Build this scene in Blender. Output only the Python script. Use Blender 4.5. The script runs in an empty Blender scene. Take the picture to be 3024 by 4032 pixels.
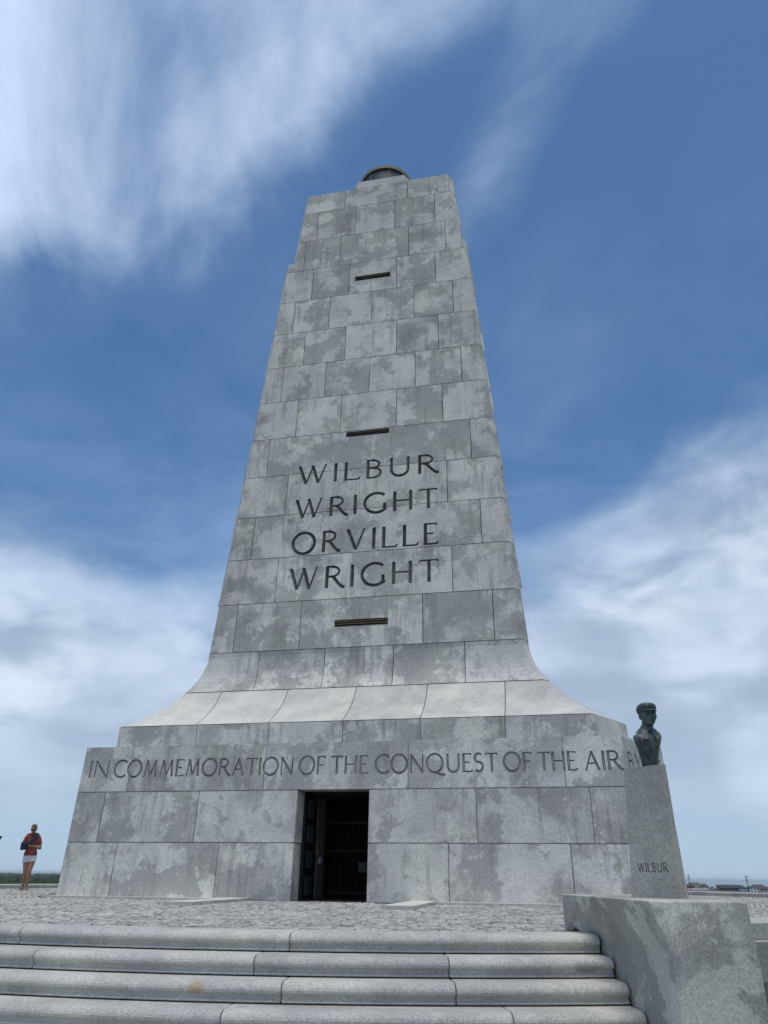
import bpy, bmesh, math, random
import numpy as np
from mathutils import Vector, Matrix
R = math.radians
random.seed(7)
rng = np.random.default_rng(11)
scene = bpy.context.scene
col = scene.collection

# ------------------------------------------------------------------ camera
YAW, PITCH, ROLL = R(11.705), R(26.661), R(0.651)
cs, sn = math.cos(YAW), math.sin(YAW)
r0 = Vector((cs, sn, 0)); f0 = Vector((-sn, cs, 0)); up_w = Vector((0, 0, 1))
fwd = f0 * math.cos(PITCH) + up_w * math.sin(PITCH)
up0 = -f0 * math.sin(PITCH) + up_w * math.cos(PITCH)
rt = r0 * math.cos(ROLL) + up0 * math.sin(ROLL)
up = up0 * math.cos(ROLL) - r0 * math.sin(ROLL)
cam = bpy.data.cameras.new('camera')
cam.sensor_fit = 'VERTICAL'; cam.sensor_height = 36; cam.lens = 25.497
cam.clip_start = 0.1; cam.clip_end = 90000
camo = bpy.data.objects.new('camera', cam)
m = Matrix((rt, up, -fwd)).transposed().to_4x4()
m.translation = Vector((4.1, -15.0, 0.45))
camo.matrix_world = m
col.objects.link(camo)
scene.camera = camo

# ------------------------------------------------------------------ world, sun, exposure
SUN_EL, SUN_AZ = R(78), R(172)          # azimuth clockwise from +Y
scene.view_settings.view_transform = 'Standard'
scene.view_settings.look = 'None'
scene.view_settings.gamma = 1
scene.view_settings.exposure = 0.58
scene.view_settings.use_curve_mapping = False
SKY = 0.0755

class NT:
    """tiny helper round a node tree"""
    def __init__(s, tree):
        s.t = tree; s.n = tree.nodes; s.l = tree.links
    def new(s, typ, **kw):
        n = s.n.new(typ)
        for k, v in kw.items(): setattr(n, k, v)
        return n
    def put(s, sock, v):
        if isinstance(v, bpy.types.NodeSocket): s.l.new(v, sock)
        elif v is not None: sock.default_value = v
    def math(s, op, a, b=None, c=None, clamp=False):
        n = s.new('ShaderNodeMath', operation=op, use_clamp=clamp)
        s.put(n.inputs[0], a); s.put(n.inputs[1], b)
        if c is not None: s.put(n.inputs[2], c)
        return n.outputs[0]
    def vm(s, op, a, b=None, out=0):
        n = s.new('ShaderNodeVectorMath', operation=op)
        s.put(n.inputs[0], a)
        if b is not None: s.put(n.inputs[1], b)
        return n.outputs['Value' if op in ('DOT_PRODUCT', 'LENGTH') else 0]
    def noise(s, vec, scale, detail=4, rough=.55, dist=0.0):
        n = s.new('ShaderNodeTexNoise')
        s.put(n.inputs['Vector'], vec); n.inputs['Scale'].default_value = scale
        n.inputs['Detail'].default_value = detail; n.inputs['Roughness'].default_value = rough
        n.inputs['Distortion'].default_value = dist
        return n.outputs['Fac']
    def step(s, x, lo, hi):
        n = s.new('ShaderNodeMapRange', interpolation_type='SMOOTHSTEP')
        s.put(n.inputs['Value'], x); s.put(n.inputs['From Min'], lo); s.put(n.inputs['From Max'], hi)
        return n.outputs[0]
    def mix(s, f, a, b, mode='MIX'):
        n = s.new('ShaderNodeMix', data_type='RGBA', blend_type=mode)
        s.put(n.inputs[0], f)
        for sock, v in ((n.inputs[6], a), (n.inputs[7], b)):
            s.put(sock, v if isinstance(v, bpy.types.NodeSocket) else (*v, 1))
        return n.outputs[2]

def build_world():
    w = bpy.data.worlds.new('World'); scene.world = w; w.use_nodes = True
    k = NT(w.node_tree); k.n.clear()
    out = k.new('ShaderNodeOutputWorld'); bg = k.new('ShaderNodeBackground')
    bg.inputs['Strength'].default_value = SKY
    k.l.new(bg.outputs[0], out.inputs[0])
    sky = k.new('ShaderNodeTexSky', sky_type='NISHITA', sun_disc=False)
    sky.sun_elevation = SUN_EL; sky.sun_rotation = SUN_AZ
    sky.altitude = 0; sky.air_density = 1.0; sky.dust_density = 1.0; sky.ozone_density = 1.6
    d = k.vm('NORMALIZE', k.new('ShaderNodeTexCoord').outputs['Generated'])
    sep = k.new('ShaderNodeSeparateXYZ'); k.l.new(d, sep.inputs[0])
    el = sep.outputs[2]
    # cloud layer coordinates: the sky vault flattened onto a high plane
    inv = k.math('DIVIDE', 1.0, k.math('MAXIMUM', el, .06))
    px = k.math('MULTIPLY', sep.outputs[0], inv); py = k.math('MULTIPLY', sep.outputs[1], inv)
    a = R(24)
    u = k.math('ADD', k.math('MULTIPLY', px, math.cos(a)), k.math('MULTIPLY', py, math.sin(a)))
    v = k.math('SUBTRACT', k.math('MULTIPLY', py, math.cos(a)), k.math('MULTIPLY', px, math.sin(a)))
    cmb = k.new('ShaderNodeCombineXYZ'); k.l.new(u, cmb.inputs[0]); k.l.new(k.math('MULTIPLY', v, .40), cmb.inputs[1])
    streak = k.noise(cmb.outputs[0], 2.5, 7, .56, .6)
    streak2 = k.noise(cmb.outputs[0], 1.7, 3, .5, .2)
    flat = k.new('ShaderNodeCombineXYZ'); k.l.new(px, flat.inputs[0]); k.l.new(py, flat.inputs[1])
    soft = k.noise(flat.outputs[0], 1.3, 7, .6, .35)
    # low billows
    az = k.math('ARCTAN2', sep.outputs[0], sep.outputs[1])
    def billow(ka, ke, off, sc, det, dis):
        b = k.new('ShaderNodeCombineXYZ'); k.l.new(k.math('MULTIPLY', az, ka), b.inputs[0]); k.l.new(k.math('MULTIPLY', el, ke), b.inputs[1]); b.inputs[2].default_value = off
        return k.noise(b.outputs[0], sc, det, .5, dis)
    bil = billow(2.0, 3.6, 1.7, 1.6, 6, .25)
    bil2 = billow(1.3, 5.0, 4.2, 1.5, 4, .3)
    bil3 = billow(5.0, 9.0, 8.2, 1.5, 8, .35)
    # high cirrus banks, each at its own bearing
    total = None
    for dx, dy, dz, r_in, r_out, wgt in (
            (-.545, .37, .75, 0, 12, .62), (-.50, .46, .735, 0, 11, .40), (-.365, .42, .83, 2, 18, .42), (-.235, .475, .848, 0, 9, .46), (-.30, .52, .80, 0, 8, .36), (-.395, .555, .73, 0, 7.5, .60),
            (-.16, .41, .90, 1, 11, .50), (-.34, .30, .89, 3, 18, .50), (-.53, .53, .66, 0, 8, .30), (-.42, .26, .87, 3, 22, .25), (-.09, .41, .905, 1, 9, .55), (-.02, .42, .905, 0, 8, .40), (.05, .44, .895, 0, 6, .25)):
        n = Vector((dx, dy, dz)).normalized()
        dt = k.vm('DOT_PRODUCT', d, tuple(n))
        mm = k.math('MULTIPLY', k.step(dt, math.cos(R(r_out)), math.cos(R(r_in))), wgt)
        total = mm if total is None else k.math('ADD', total, mm)
    total = k.math('MULTIPLY', total, .50)
    wob = k.math('ADD', k.math('MULTIPLY', k.math('SUBTRACT', streak, .5), 2.1), k.math('MULTIPLY', k.math('SUBTRACT', soft, .5), .9))
    present = k.step(total, .0, .30)
    ci = k.step(k.math('ADD', k.math('MINIMUM', total, .62), k.math('MULTIPLY', wob, present)), .02, 1.05)
    # one thin trail drawn out by the high wind, and faint wisps elsewhere
    p1, p2 = Vector((.100, .485, .868)).normalized(), Vector((-.035, .665, .745)).normalized()
    gn = p1.cross(p2).normalized(); mid_ = (p1 * .62 + p2 * .38).normalized()
    off = k.math('ADD', k.vm('DOT_PRODUCT', d, tuple(gn)), k.math('MULTIPLY', k.math('SUBTRACT', soft, .5), .05))
    along = k.step(k.vm('DOT_PRODUCT', d, tuple(mid_)), math.cos(R(17)), math.cos(R(1)))
    trail = k.math('MULTIPLY', k.step(k.math('ABSOLUTE', off), .060, .0), k.math('MULTIPLY', along, k.step(streak, .36, .72)))
    top = k.step(k.vm('DOT_PRODUCT', d, tuple(Vector((.105, .46, .88)).normalized())), math.cos(R(6)), math.cos(R(1)))
    ci = k.math('MAXIMUM', ci, k.math('ADD', k.math('MULTIPLY', trail, .50), k.math('MULTIPLY', k.math('MULTIPLY', top, k.step(streak, .3, .7)), .38)))
    wisp = k.math('MULTIPLY', k.math('MULTIPLY', k.step(streak2, .44, .75), k.step(streak, .3, .7)), .22)
    ci = k.math('MULTIPLY', k.math('ADD', ci, wisp), .93, clamp=True)
    # mid and low cloud deck
    edge = k.math('ADD', k.math('MULTIPLY', bil, .38), k.math('MULTIPLY', bil3, .14))
    lowb = k.math('SUBTRACT', edge, k.math('SUBTRACT', el, .30))
    lowb = k.math('ADD', lowb, k.math('MULTIPLY', k.math('MAXIMUM', k.math('MINIMUM', az, .5), -.15), .30))
    lo = k.math('MULTIPLY', k.step(lowb, .08, .34), .93)
    veil = k.math('MULTIPLY', k.math('MULTIPLY', k.step(el, .85, .35), k.step(soft, .3, .75)), .30)
    nish = k.mix(1.0, sky.outputs[0], (.56, .84, 1.02), 'MULTIPLY')
    whit = (5.7, 6.9, 9.0)
    c = k.mix(veil, nish, (3.9, 5.5, 8.4))
    c = k.mix(ci, c, whit)
    grey = k.mix(k.step(k.math('ADD', k.math('MULTIPLY', bil2, .65), k.math('MULTIPLY', bil3, .35)), .40, .60), (3.5, 4.4, 5.7), (5.9, 6.9, 8.4))
    grey = k.mix(k.step(el, .20, .02), grey, (3.9, 5.15, 6.6))
    for dx, dy, dz, r_out, w_ in ((-.615, .755, .235, 6.5, .75), (-.40, .86, .30, 5, .4), (.13, .93, .345, 6, .55), (.30, .875, .38, 7, .5), (.28, .95, .12, 5, .45)):
        mk = k.step(k.vm('DOT_PRODUCT', d, tuple(Vector((dx, dy, dz)).normalized())), math.cos(R(r_out)), 1.0)
        grey = k.mix(k.math('MULTIPLY', k.math('MULTIPLY', mk, k.step(bil3, .34, .60)), w_), grey, (7.2, 8.2, 9.6))
    c = k.mix(lo, c, grey)
    # ground half of the dome
    c = k.mix(k.step(el, .0, -.03), c, (1.6, 1.8, 1.9))
    k.l.new(c, bg.inputs['Color'])
build_world()

sun = bpy.data.lights.new('sun', 'SUN'); sun.energy = 1.5; sun.angle = R(32); sun.color = (1, .93, .83)
suno = bpy.data.objects.new('sun', sun)
sd = Vector((math.sin(SUN_AZ) * math.cos(SUN_EL), math.cos(SUN_AZ) * math.cos(SUN_EL), math.sin(SUN_EL)))
suno.rotation_euler = sd.to_track_quat('Z', 'Y').to_euler()
suno.location = sd * 60
col.objects.link(suno)

# ------------------------------------------------------------------ materials
def mat_new(name):
    mt = bpy.data.materials.new(name); mt.use_nodes = True
    k = NT(mt.node_tree); bs = k.n['Principled BSDF']
    return mt, k, bs

def granite(name, dark, light, patch=.95, thr=.50, width=.032, grain=.2, vary=.2, random_off=True, streaks=.35, warm=(.30, .30, .24), bump=.25, stains=(), gscale=22, deep=.55):
    mt, k, bs = mat_new(name)
    co = k.new('ShaderNodeTexCoord').outputs['Object']
    oi = k.new('ShaderNodeObjectInfo')
    rnd = oi.outputs['Random']
    if random_off:
        off = k.new('ShaderNodeCombineXYZ')
        k.l.new(k.math('MULTIPLY', rnd, 71.3), off.inputs[0]); k.l.new(k.math('MULTIPLY', rnd, 37.7), off.inputs[1]); k.l.new(k.math('MULTIPLY', rnd, 53.1), off.inputs[2])
        co2 = k.vm('ADD', co, off.outputs[0])
    else:
        co2 = co
    big = k.noise(co2, patch, 10, .60, .12)
    mid = k.noise(co2, patch * 5, 8, .68, .1)
    fac = k.math('ADD', big, k.math('MULTIPLY', k.math('SUBTRACT', mid, .5), .30))
    r2 = k.math('FRACT', k.math('MULTIPLY', rnd, 17.31))
    th = k.math('ADD', thr, k.math('MULTIPLY', k.math('SUBTRACT', r2, .5), .13))
    wd = k.math('ADD', width * .5, k.math('MULTIPLY', k.step(k.noise(co2, patch * 1.7, 2), .4, .7), width * 4))
    pat = k.step(fac, k.math('SUBTRACT', th, wd), k.math('ADD', th, wd))
    c = k.mix(pat, dark, light)
    # older, darker water stains
    dk = k.noise(co2, patch * .8, 8, .6, .1); dk2 = k.step(k.math('ADD', dk, k.math('MULTIPLY', k.math('SUBTRACT', mid, .5), .22)), .565, .635)
    c = k.mix(k.math('MULTIPLY', dk2, deep), c, tuple(x * .74 for x in dark))
    sf_ = k.noise(co2, 1.4, 3, .5)
    c = k.mix(k.step(sf_, .3, .7), k.mix(1.0, c, (.92, .92, .93), 'MULTIPLY'), k.mix(1.0, c, (1.07, 1.07, 1.06), 'MULTIPLY'))
    # broad tone drift
    tone = k.noise(co2, .7, 3, .5)
    c = k.mix(k.step(tone, .35, .7), c, k.mix(1.0, c, (1.10, 1.12, 1.06), 'MULTIPLY'))
    # pale lichen blotches
    vo = k.new('ShaderNodeTexVoronoi'); k.l.new(co2, vo.inputs['Vector']); vo.inputs['Scale'].default_value = 9
    sp = k.math('MULTIPLY', k.step(vo.outputs['Distance'], .34, .22), k.step(k.noise(co2, 1.6, 3), .56, .66))
    c = k.mix(k.math('MULTIPLY', sp, .6), c, tuple(min(1, x * 1.12) for x in light))
    # rain streaks
    mp = k.new('ShaderNodeMapping'); mp.inputs['Scale'].default_value = (6.5, 6.5, .45); k.l.new(co2, mp.inputs[0])
    st = k.noise(mp.outputs[0], 1.0, 6, .6)
    st = k.math('MULTIPLY', k.math('MULTIPLY', k.step(st, .48, .62), k.step(k.noise(co2, .9, 3), .38, .6)), streaks)
    c = k.mix(st, c, k.mix(.55, c, warm))
    # crystals
    g = k.noise(co2, 70, 3, .8)
    gg = k.noise(co2, gscale, 3, .75)
    gr = k.math('ADD', k.math('MULTIPLY', k.math('SUBTRACT', g, .5), grain * 3.2), k.math('ADD', 1.0, k.math('MULTIPLY', k.math('SUBTRACT', gg, .5), grain * 3)))
    cm = k.new('ShaderNodeCombineXYZ')
    for i in range(3): k.l.new(gr, cm.inputs[i])
    c = k.mix(1.0, c, cm.outputs[0], 'MULTIPLY')
    r3 = k.math('ADD', 1 - vary / 2, k.math('MULTIPLY', k.math('FRACT', k.math('MULTIPLY', rnd, 91.7)), vary))
    cm2 = k.new('ShaderNodeCombineXYZ')
    for i, tint in enumerate((1.05, 1.0, .952)): k.l.new(k.math('MULTIPLY', r3, tint), cm2.inputs[i])
    c = k.mix(1.0, c, cm2.outputs[0], 'MULTIPLY')
    for (px_, py_, pz_), (ax, ay, az_), cc, ff in stains:
        dv = k.vm('DIVIDE', k.vm('SUBTRACT', k.new('ShaderNodeNewGeometry').outputs['Position'], (px_, py_, pz_)), (ax, ay, az_))
        ln = k.math('ADD', k.vm('LENGTH', dv), k.math('MULTIPLY', k.math('SUBTRACT', k.noise(co2, 18, 5, .7), .5), 1.5))
        c = k.mix(k.math('MULTIPLY', k.step(ln, 1.05, .45), ff), c, cc)
    k.l.new(c, bs.inputs['Base Color'])
    bs.inputs['Roughness'].default_value = .82
    bs.inputs['Specular IOR Level'].default_value = .3
    bp = k.new('ShaderNodeBump'); bp.inputs['Strength'].default_value = bump; bp.inputs['Distance'].default_value = .012
    k.l.new(k.math('ADD', gg, k.math('MULTIPLY', mid, .6)), bp.inputs['Height']); k.l.new(bp.outputs[0], bs.inputs['Normal'])
    return mt

def plain(name, c, rough=.7, metal=0.0, var=.12, scale=14, spec=.4, bump=0.0):
    mt, k, bs = mat_new(name)
    co = k.new('ShaderNodeTexCoord').outputs['Object']
    n = k.noise(co, scale, 5, .6)
    lo = tuple(x * (1 - var * 1.6) for x in c); hi = tuple(min(1, x * (1 + var * 1.6)) for x in c)
    k.l.new(k.mix(k.step(n, .3, .7), lo, hi), bs.inputs['Base Color'])
    bs.inputs['Roughness'].default_value = rough; bs.inputs['Metallic'].default_value = metal
    bs.inputs['Specular IOR Level'].default_value = spec
    if bump:
        bp = k.new('ShaderNodeBump'); bp.inputs['Strength'].default_value = bump; bp.inputs['Distance'].default_value = .02
        k.l.new(n, bp.inputs['Height']); k.l.new(bp.outputs[0], bs.inputs['Normal'])
    return mt

M = {}
M['stone'] = granite('weathered_granite', (.395, .398, .400), (.60, .603, .60), patch=1.15, vary=.14, grain=.30, width=.03, thr=.475, streaks=.75, deep=.5, warm=(.20, .205, .185))
M['stone_pale'] = granite('pale_granite', (.46, .465, .462), (.55, .555, .548), patch=.8, thr=.42, width=.06, streaks=.3, vary=.06, deep=.2)
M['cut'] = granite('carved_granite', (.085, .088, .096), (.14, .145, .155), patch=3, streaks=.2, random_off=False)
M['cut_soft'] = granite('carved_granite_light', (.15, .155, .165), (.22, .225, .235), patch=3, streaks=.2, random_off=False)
M['step'] = granite('step_granite', (.36, .367, .364), (.45, .458, .455), patch=2.0, thr=.5, width=.14, grain=.36, gscale=45, deep=.15, streaks=.15, vary=.06, stains=(((1.31, -8.67, -.345), (.075, .16, .06), (.40, .27, .15), .7), ((4.36, -7.66, -.22), (.15, .2, .055), (.21, .215, .21), .7)))
M['plinth'] = granite('plinth_granite', (.275, .280, .272), (.43, .435, .428), patch=1.5, thr=.555, width=.03, grain=.38, streaks=.3, gscale=48, deep=.35)
M['pedestal'] = granite('pedestal_granite', (.305, .310, .300), (.385, .390, .385), patch=2.2, thr=.56, width=.08, grain=.38, gscale=50, deep=.2, streaks=.3)
M['sett'] = granite('sett_granite', (.34, .342, .336), (.43, .432, .427), patch=5, grain=.25, streaks=0, bump=.3, vary=.2, deep=.2)
M['mortar'] = plain('mortar', (.36, .36, .34), .95, var=.25, scale=5)
M['joint'] = plain('sett_joint', (.05, .049, .045), .95, var=.35, scale=9)
M['core'] = plain('core_fill', (.05, .05, .05), .95)
M['shade_in'] = plain('painted_interior_shade', (.012, .012, .014), .9)  # near-black colour stands in for the shade inside the passage
M['jamb'] = plain('inner_jamb', (.22, .18, .16), .9, var=.2)
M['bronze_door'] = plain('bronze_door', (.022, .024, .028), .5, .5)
M['panel'] = plain('relief_panel', (.085, .105, .112), .45, .3, var=.5, scale=30, bump=.6)
M['brass'] = plain('brass', (.55, .48, .35), .35, .9)
M['iron'] = plain('iron', (.028, .028, .03), .5, .2)
M['louvre'] = plain('bronze_louvre', (.20, .17, .14), .55, .3)
M['sign'] = plain('notice', (.10, .10, .11), .6)
M['greybox'] = plain('grey_box', (.35, .36, .38), .5)
M['copper'] = plain('weathered_copper', (.28, .23, .19), .7, .2, var=.3)
M['grass'] = plain('grass', (.07, .10, .035), .95, var=.35, scale=.6)
M['pave'] = granite('path_granite', (.33, .33, .32), (.42, .42, .41), patch=1.2, random_off=False)

def glass_dark():
    mt, k, bs = mat_new('lantern_glass')
    bs.inputs['Base Color'].default_value = (.075, .085, .09, 1); bs.inputs['Roughness'].default_value = .35
    bs.inputs['Specular IOR Level'].default_value = .35
    return mt
M['glass'] = glass_dark()

def bronze():
    mt, k, bs = mat_new('patinated_bronze')
    co = k.new('ShaderNodeTexCoord').outputs['Object']
    n = k.noise(co, 5.5, 7, .65, .5); n2 = k.noise(co, 40, 4, .7)
    mp = k.new('ShaderNodeMapping'); mp.inputs['Scale'].default_value = (14, 14, 2.5); k.l.new(co, mp.inputs[0])
    s = k.noise(mp.outputs[0], 1.0, 5, .6)
    f = k.step(k.math('ADD', n, k.math('MULTIPLY', k.math('SUBTRACT', n2, .5), .25)), .40, .60)
    c = k.mix(f, (.050, .056, .056), (.085, .135, .128))
    c = k.mix(k.math('MULTIPLY', k.step(s, .52, .68), .55), c, (.16, .225, .212))
    k.l.new(c, bs.inputs['Base Color']); bs.inputs['Metallic'].default_value = .25; bs.inputs['Roughness'].default_value = .52
    bp = k.new('ShaderNodeBump'); bp.inputs['Strength'].default_value = .25; bp.inputs['Distance'].default_value = .006
    k.l.new(n2, bp.inputs['Height']); k.l.new(bp.outputs[0], bs.inputs['Normal'])
    return mt
M['bronze'] = bronze()

# ------------------------------------------------------------------ object helpers
def obj(name, verts, faces, mat=None, parent=None, smooth=False):
    me = bpy.data.meshes.new(name)
    me.from_pydata([tuple(v) for v in verts], [], faces)
    me.update()
    if mat is not None: me.materials.append(mat if not isinstance(mat, str) else M[mat])
    if smooth:
        me.polygons.foreach_set('use_smooth', [True] * len(me.polygons))
    o = bpy.data.objects.new(name, me); col.objects.link(o)
    if parent is not None: o.parent = parent
    return o
def fix_normals(o):
    bm = bmesh.new(); bm.from_mesh(o.data); bmesh.ops.recalc_face_normals(bm, faces=bm.faces); bm.to_mesh(o.data); bm.free()
    return o
def empty(name, loc=(0, 0, 0), rz=0):
    o = bpy.data.objects.new(name, None); o.location = loc; o.rotation_euler[2] = rz; o.empty_display_size = .2
    col.objects.link(o); return o
def tag(o, label=None, cat=None, group=None, kind=None):
    if label: o['label'] = label
    if cat: o['category'] = cat
    if group: o['group'] = group
    if kind: o['kind'] = kind
    return o
class MB:
    def __init__(s): s.v = []; s.f = []
    def add(s, vs, fs):
        b = len(s.v); s.v += [tuple(x) for x in vs]; s.f += [tuple(i + b for i in f) for f in fs]
    def box(s, lo, hi, mtx=None):
        x0, y0, z0 = lo; x1, y1, z1 = hi
        vs = [(x0, y0, z0), (x1, y0, z0), (x1, y1, z0), (x0, y1, z0), (x0, y0, z1), (x1, y0, z1), (x1, y1, z1), (x0, y1, z1)]
        if mtx is not None: vs = [mtx @ Vector(q) for q in vs]
        s.add(vs, [(3, 2, 1, 0), (4, 5, 6, 7), (0, 1, 5, 4), (1, 2, 6, 5), (2, 3, 7, 6), (3, 0, 4, 7)])
    def prism(s, poly, z0, z1, top=None):
        n = len(poly); top = top or poly
        vs = [(x, y, z0) for x, y in poly] + [(x, y, z1) for x, y in top]
        s.add(vs, [tuple(range(n - 1, -1, -1)), tuple(range(n, 2 * n))] + [(i, (i + 1) % n, n + (i + 1) % n, n + i) for i in range(n)])
    def loft(s, rings, closed=True, cap=True):
        n = len(rings[0]); vs = [p for r in rings for p in r]; fs = []
        for i in range(len(rings) - 1):
            for j in range(n if closed else n - 1):
                a = i * n + j; b = i * n + (j + 1) % n
                fs.append((a, b, b + n, a + n))
        if cap: fs += [tuple(range(n - 1, -1, -1)), tuple(range((len(rings) - 1) * n, len(rings) * n))]
        s.add(vs, fs)
    def tube(s, pts, rad, n=8):
        rings = []
        for i, p in enumerate(pts):
            p = Vector(p); a = Vector(pts[max(i - 1, 0)]); b = Vector(pts[min(i + 1, len(pts) - 1)])
            t = (b - a).normalized(); x = t.orthogonal().normalized() if abs(t.z) > .9 else t.cross(Vector((0, 0, 1))).normalized(); y = t.cross(x)
            r = rad[i] if isinstance(rad, (list, tuple)) else rad
            rings.append([p + (x * math.cos(q) + y * math.sin(q)) * r for q in [2 * math.pi * j / n for j in range(n)]])
        s.loft(rings)
    def build(s, name, mat, parent=None, smooth=False):
        return fix_normals(obj(name, s.v, s.f, mat, parent, smooth))

# ------------------------------------------------------------------ tower geometry
CY = 4.5                       # tower axis: (0, CY)
def plan(z, side=+1):
    """half width of a face and its distance from the axis at height z"""
    if z < 2.94 or (z == 2.94 and side < 0):
        return 5.715 - .006 * z, CY - .034 * z
    if z < 3.455 or (z == 3.455 and side < 0):
        return 5.275, CY - .58
    if z < 5.52:
        t = (5.52 - z) / 2.065
        return 3.955 + 1.30 * t ** 1.62, CY - (2.07 - 1.47 * t ** 2.72)
    hh = 3.955 - (z - 5.52) * .0750
    ri = (hh + .28) / 1.732
    if z < 19.45 or (z == 19.45 and side < 0):
        return 3.955 - (z - 5.52) * .0655, ri
    return 2.80 - (z - 19.45) * .063, ri
def rot(p, a):
    c, s = math.cos(a), math.sin(a); return (p[0] * c - p[1] * s, p[0] * s + p[1] * c)
def facet_end(h, ri): return rot((-h, -ri), R(120))

ZC = [0, 1.02, 2.0, 2.94, 3.455, 4.48, 5.52, 6.83, 8.13, 9.44, 10.76, 12.08, 13.45, 14.82, 16.22, 17.63, 19.05, 20.5, 21.95, 22.92]
JOINTS = [
    [-4.56, -2.32, (-.745, .735), 2.30, 4.55],
    [-5.03, -2.89, (-.745, .735), 2.86, 5.0],
    [-4.56, -1.50, 1.53, 4.58],
    [-3.36, -1.66, .02, 1.71, 3.48],
    [-3.43, -1.71, -.01, 1.70, 3.49],
    [-2.62, -.90, .84, 2.58],
    [-3.35, -1.59, 1.57, 3.31],
    [-2.35, 2.34],
    [-3.15, 3.13],
    [-2.30, 2.27],
    [-2.98, 2.96],
    [-2.21, -.84, .84, 2.20],
    [-2.80, -1.41, -.01, 1.40, 2.79],
    [-2.18, -.84, .81, 2.13],
    [-2.65, -1.43, -.02, 1.37, 2.62],
    [-2.11, -.83, .78, 2.08],
    [-2.48, -1.22, 1.18, 2.44],
    [-2.12, -.72, .69, 2.10],
    [-1.16, 1.13],
]
G = .009                       # half a joint
def levels(i):
    z0, z1 = ZC[i], ZC[i + 1]
    if 4 <= i <= 5:
        n = 9; return [(z0 + (z1 - z0) * j / n, 1) for j in range(n + 1)]
    if i == 16:
        return [(z0, 1), (19.45, -1), (19.45, 1), (z1, -1)]
    return [(z0, 1), (z1, -1)]
def block_mesh(i, xa, xb, thick=.42):
    """one ashlar block; xa/xb None = runs to the corner (xb None also wraps the corner facet)"""
    lv = levels(i); rings = []
    if i in (0, 1): thick = .5
    for q, (z, sd_) in enumerate(lv):
        h, ri = plan(z, sd_)
        zz = z + (G if q == 0 else (-G if q == len(lv) - 1 else 0))
        if i == 18 and q == len(lv) - 1: zz = z
        out = []; inn = []
        s = (ri - thick) / ri
        if xa is None: out.append((-h, -ri)); inn.append((-h * s, -ri * s))
        else: out.append((xa + G, -ri)); inn.append((xa + G, -ri + thick))
        if xb is None:
            e = facet_end(h, ri)
            out.append((h, -ri)); inn.append((h * s, -ri * s))
            ex, ey = e; dx, dy = e[0] - h, e[1] + ri; ln = math.hypot(dx, dy); g = min(G * 2, ln * .3)
            e = (ex - dx / ln * g, ey - dy / ln * g)
            out.append(e); inn.append((e[0] * s, e[1] * s))
        else: out.append((xb - G, -ri)); inn.append((xb - G, -ri + thick))
        rings.append([(x, y, zz) for x, y in out] + [(x, y, zz) for x, y in reversed(inn)])
    b = MB(); b.loft(rings)
    return b

tower = tag(empty('memorial_tower', (0, CY, 0)), 'tall tapering grey granite memorial tower carved with large names', 'monument')
front_blocks = []             # (object, course, xa, xb)
shared = {}
for i, js in enumerate(JOINTS):
    edges = [None]; skip = []
    for j in js:
        if isinstance(j, tuple): edges += [j[0], j[1]]; skip.append(j)
        else: edges.append(j)
    edges.append(None)
    mat = 'stone_pale' if i == 4 else 'stone'
    for a, b in zip(edges[:-1], edges[1:]):
        bm_ = block_mesh(i, a, b)
        door_gap = (a, b) in skip
        if not door_gap:
            o = bm_.build('stone_block', mat, tower); front_blocks.append((o, i, a, b))
        side = o if not door_gap else None
        for k_ in (1, 2):
            if side is not None:
                c = bpy.data.objects.new('stone_block', side.data); col.objects.link(c)
            else:
                if k_ == 1: keep = bm_.build('stone_block', mat, tower); c = keep
                else: c = bpy.data.objects.new('stone_block', keep.data); col.objects.link(c)
            c.parent = tower; c.rotation_euler[2] = R(120 * k_)

# inner fill behind the joints, with the passage cut into it
def hexa(h, ri): return [p for k_ in range(3) for p in (rot((-h, -ri), R(120 * k_)), rot((h, -ri), R(120 * k_)))]
core = MB()
def ring_at(z, sd_, ins, notch=False):
    h, ri = plan(z, sd_); s = (ri - ins) / ri
    pts = [(x * s, y * s) for x, y in hexa(h, ri)]
    if notch:
        y = pts[0][1]
        pts = [pts[0], (-.80, y), (-.80, y + 2.9), (.80, y + 2.9), (.80, y)] + pts[1:]
    return [(x, y, z) for x, y in pts]
core.loft([ring_at(.0, 1, .022, True), ring_at(2.02, 1, .022, True)])
core.build('mortar_fill', 'mortar', tower)
core = MB(); core.loft([ring_at(2.03, 1, .022), ring_at(2.935, -1, .022)]); core.loft([ring_at(2.945, 1, .035), ring_at(3.45, -1, .035)])
core.build('mortar_fill', 'mortar', tower)
core = MB(); core.loft([ring_at(z, 1, .06) for z in (3.46, 3.7, 3.95, 4.2, 4.5, 4.8, 5.1, 5.5)] + [ring_at(5.52, 1, .25), ring_at(19.4, 1, .25), ring_at(22.85, 1, .25)])
core.build('core_fill', 'core', tower)
rf = MB(); rf.loft([ring_at(22.86, 1, .03), ring_at(22.9, 1, .03)]); rf.build('roof_slab', 'stone_pale', tower)

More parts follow.
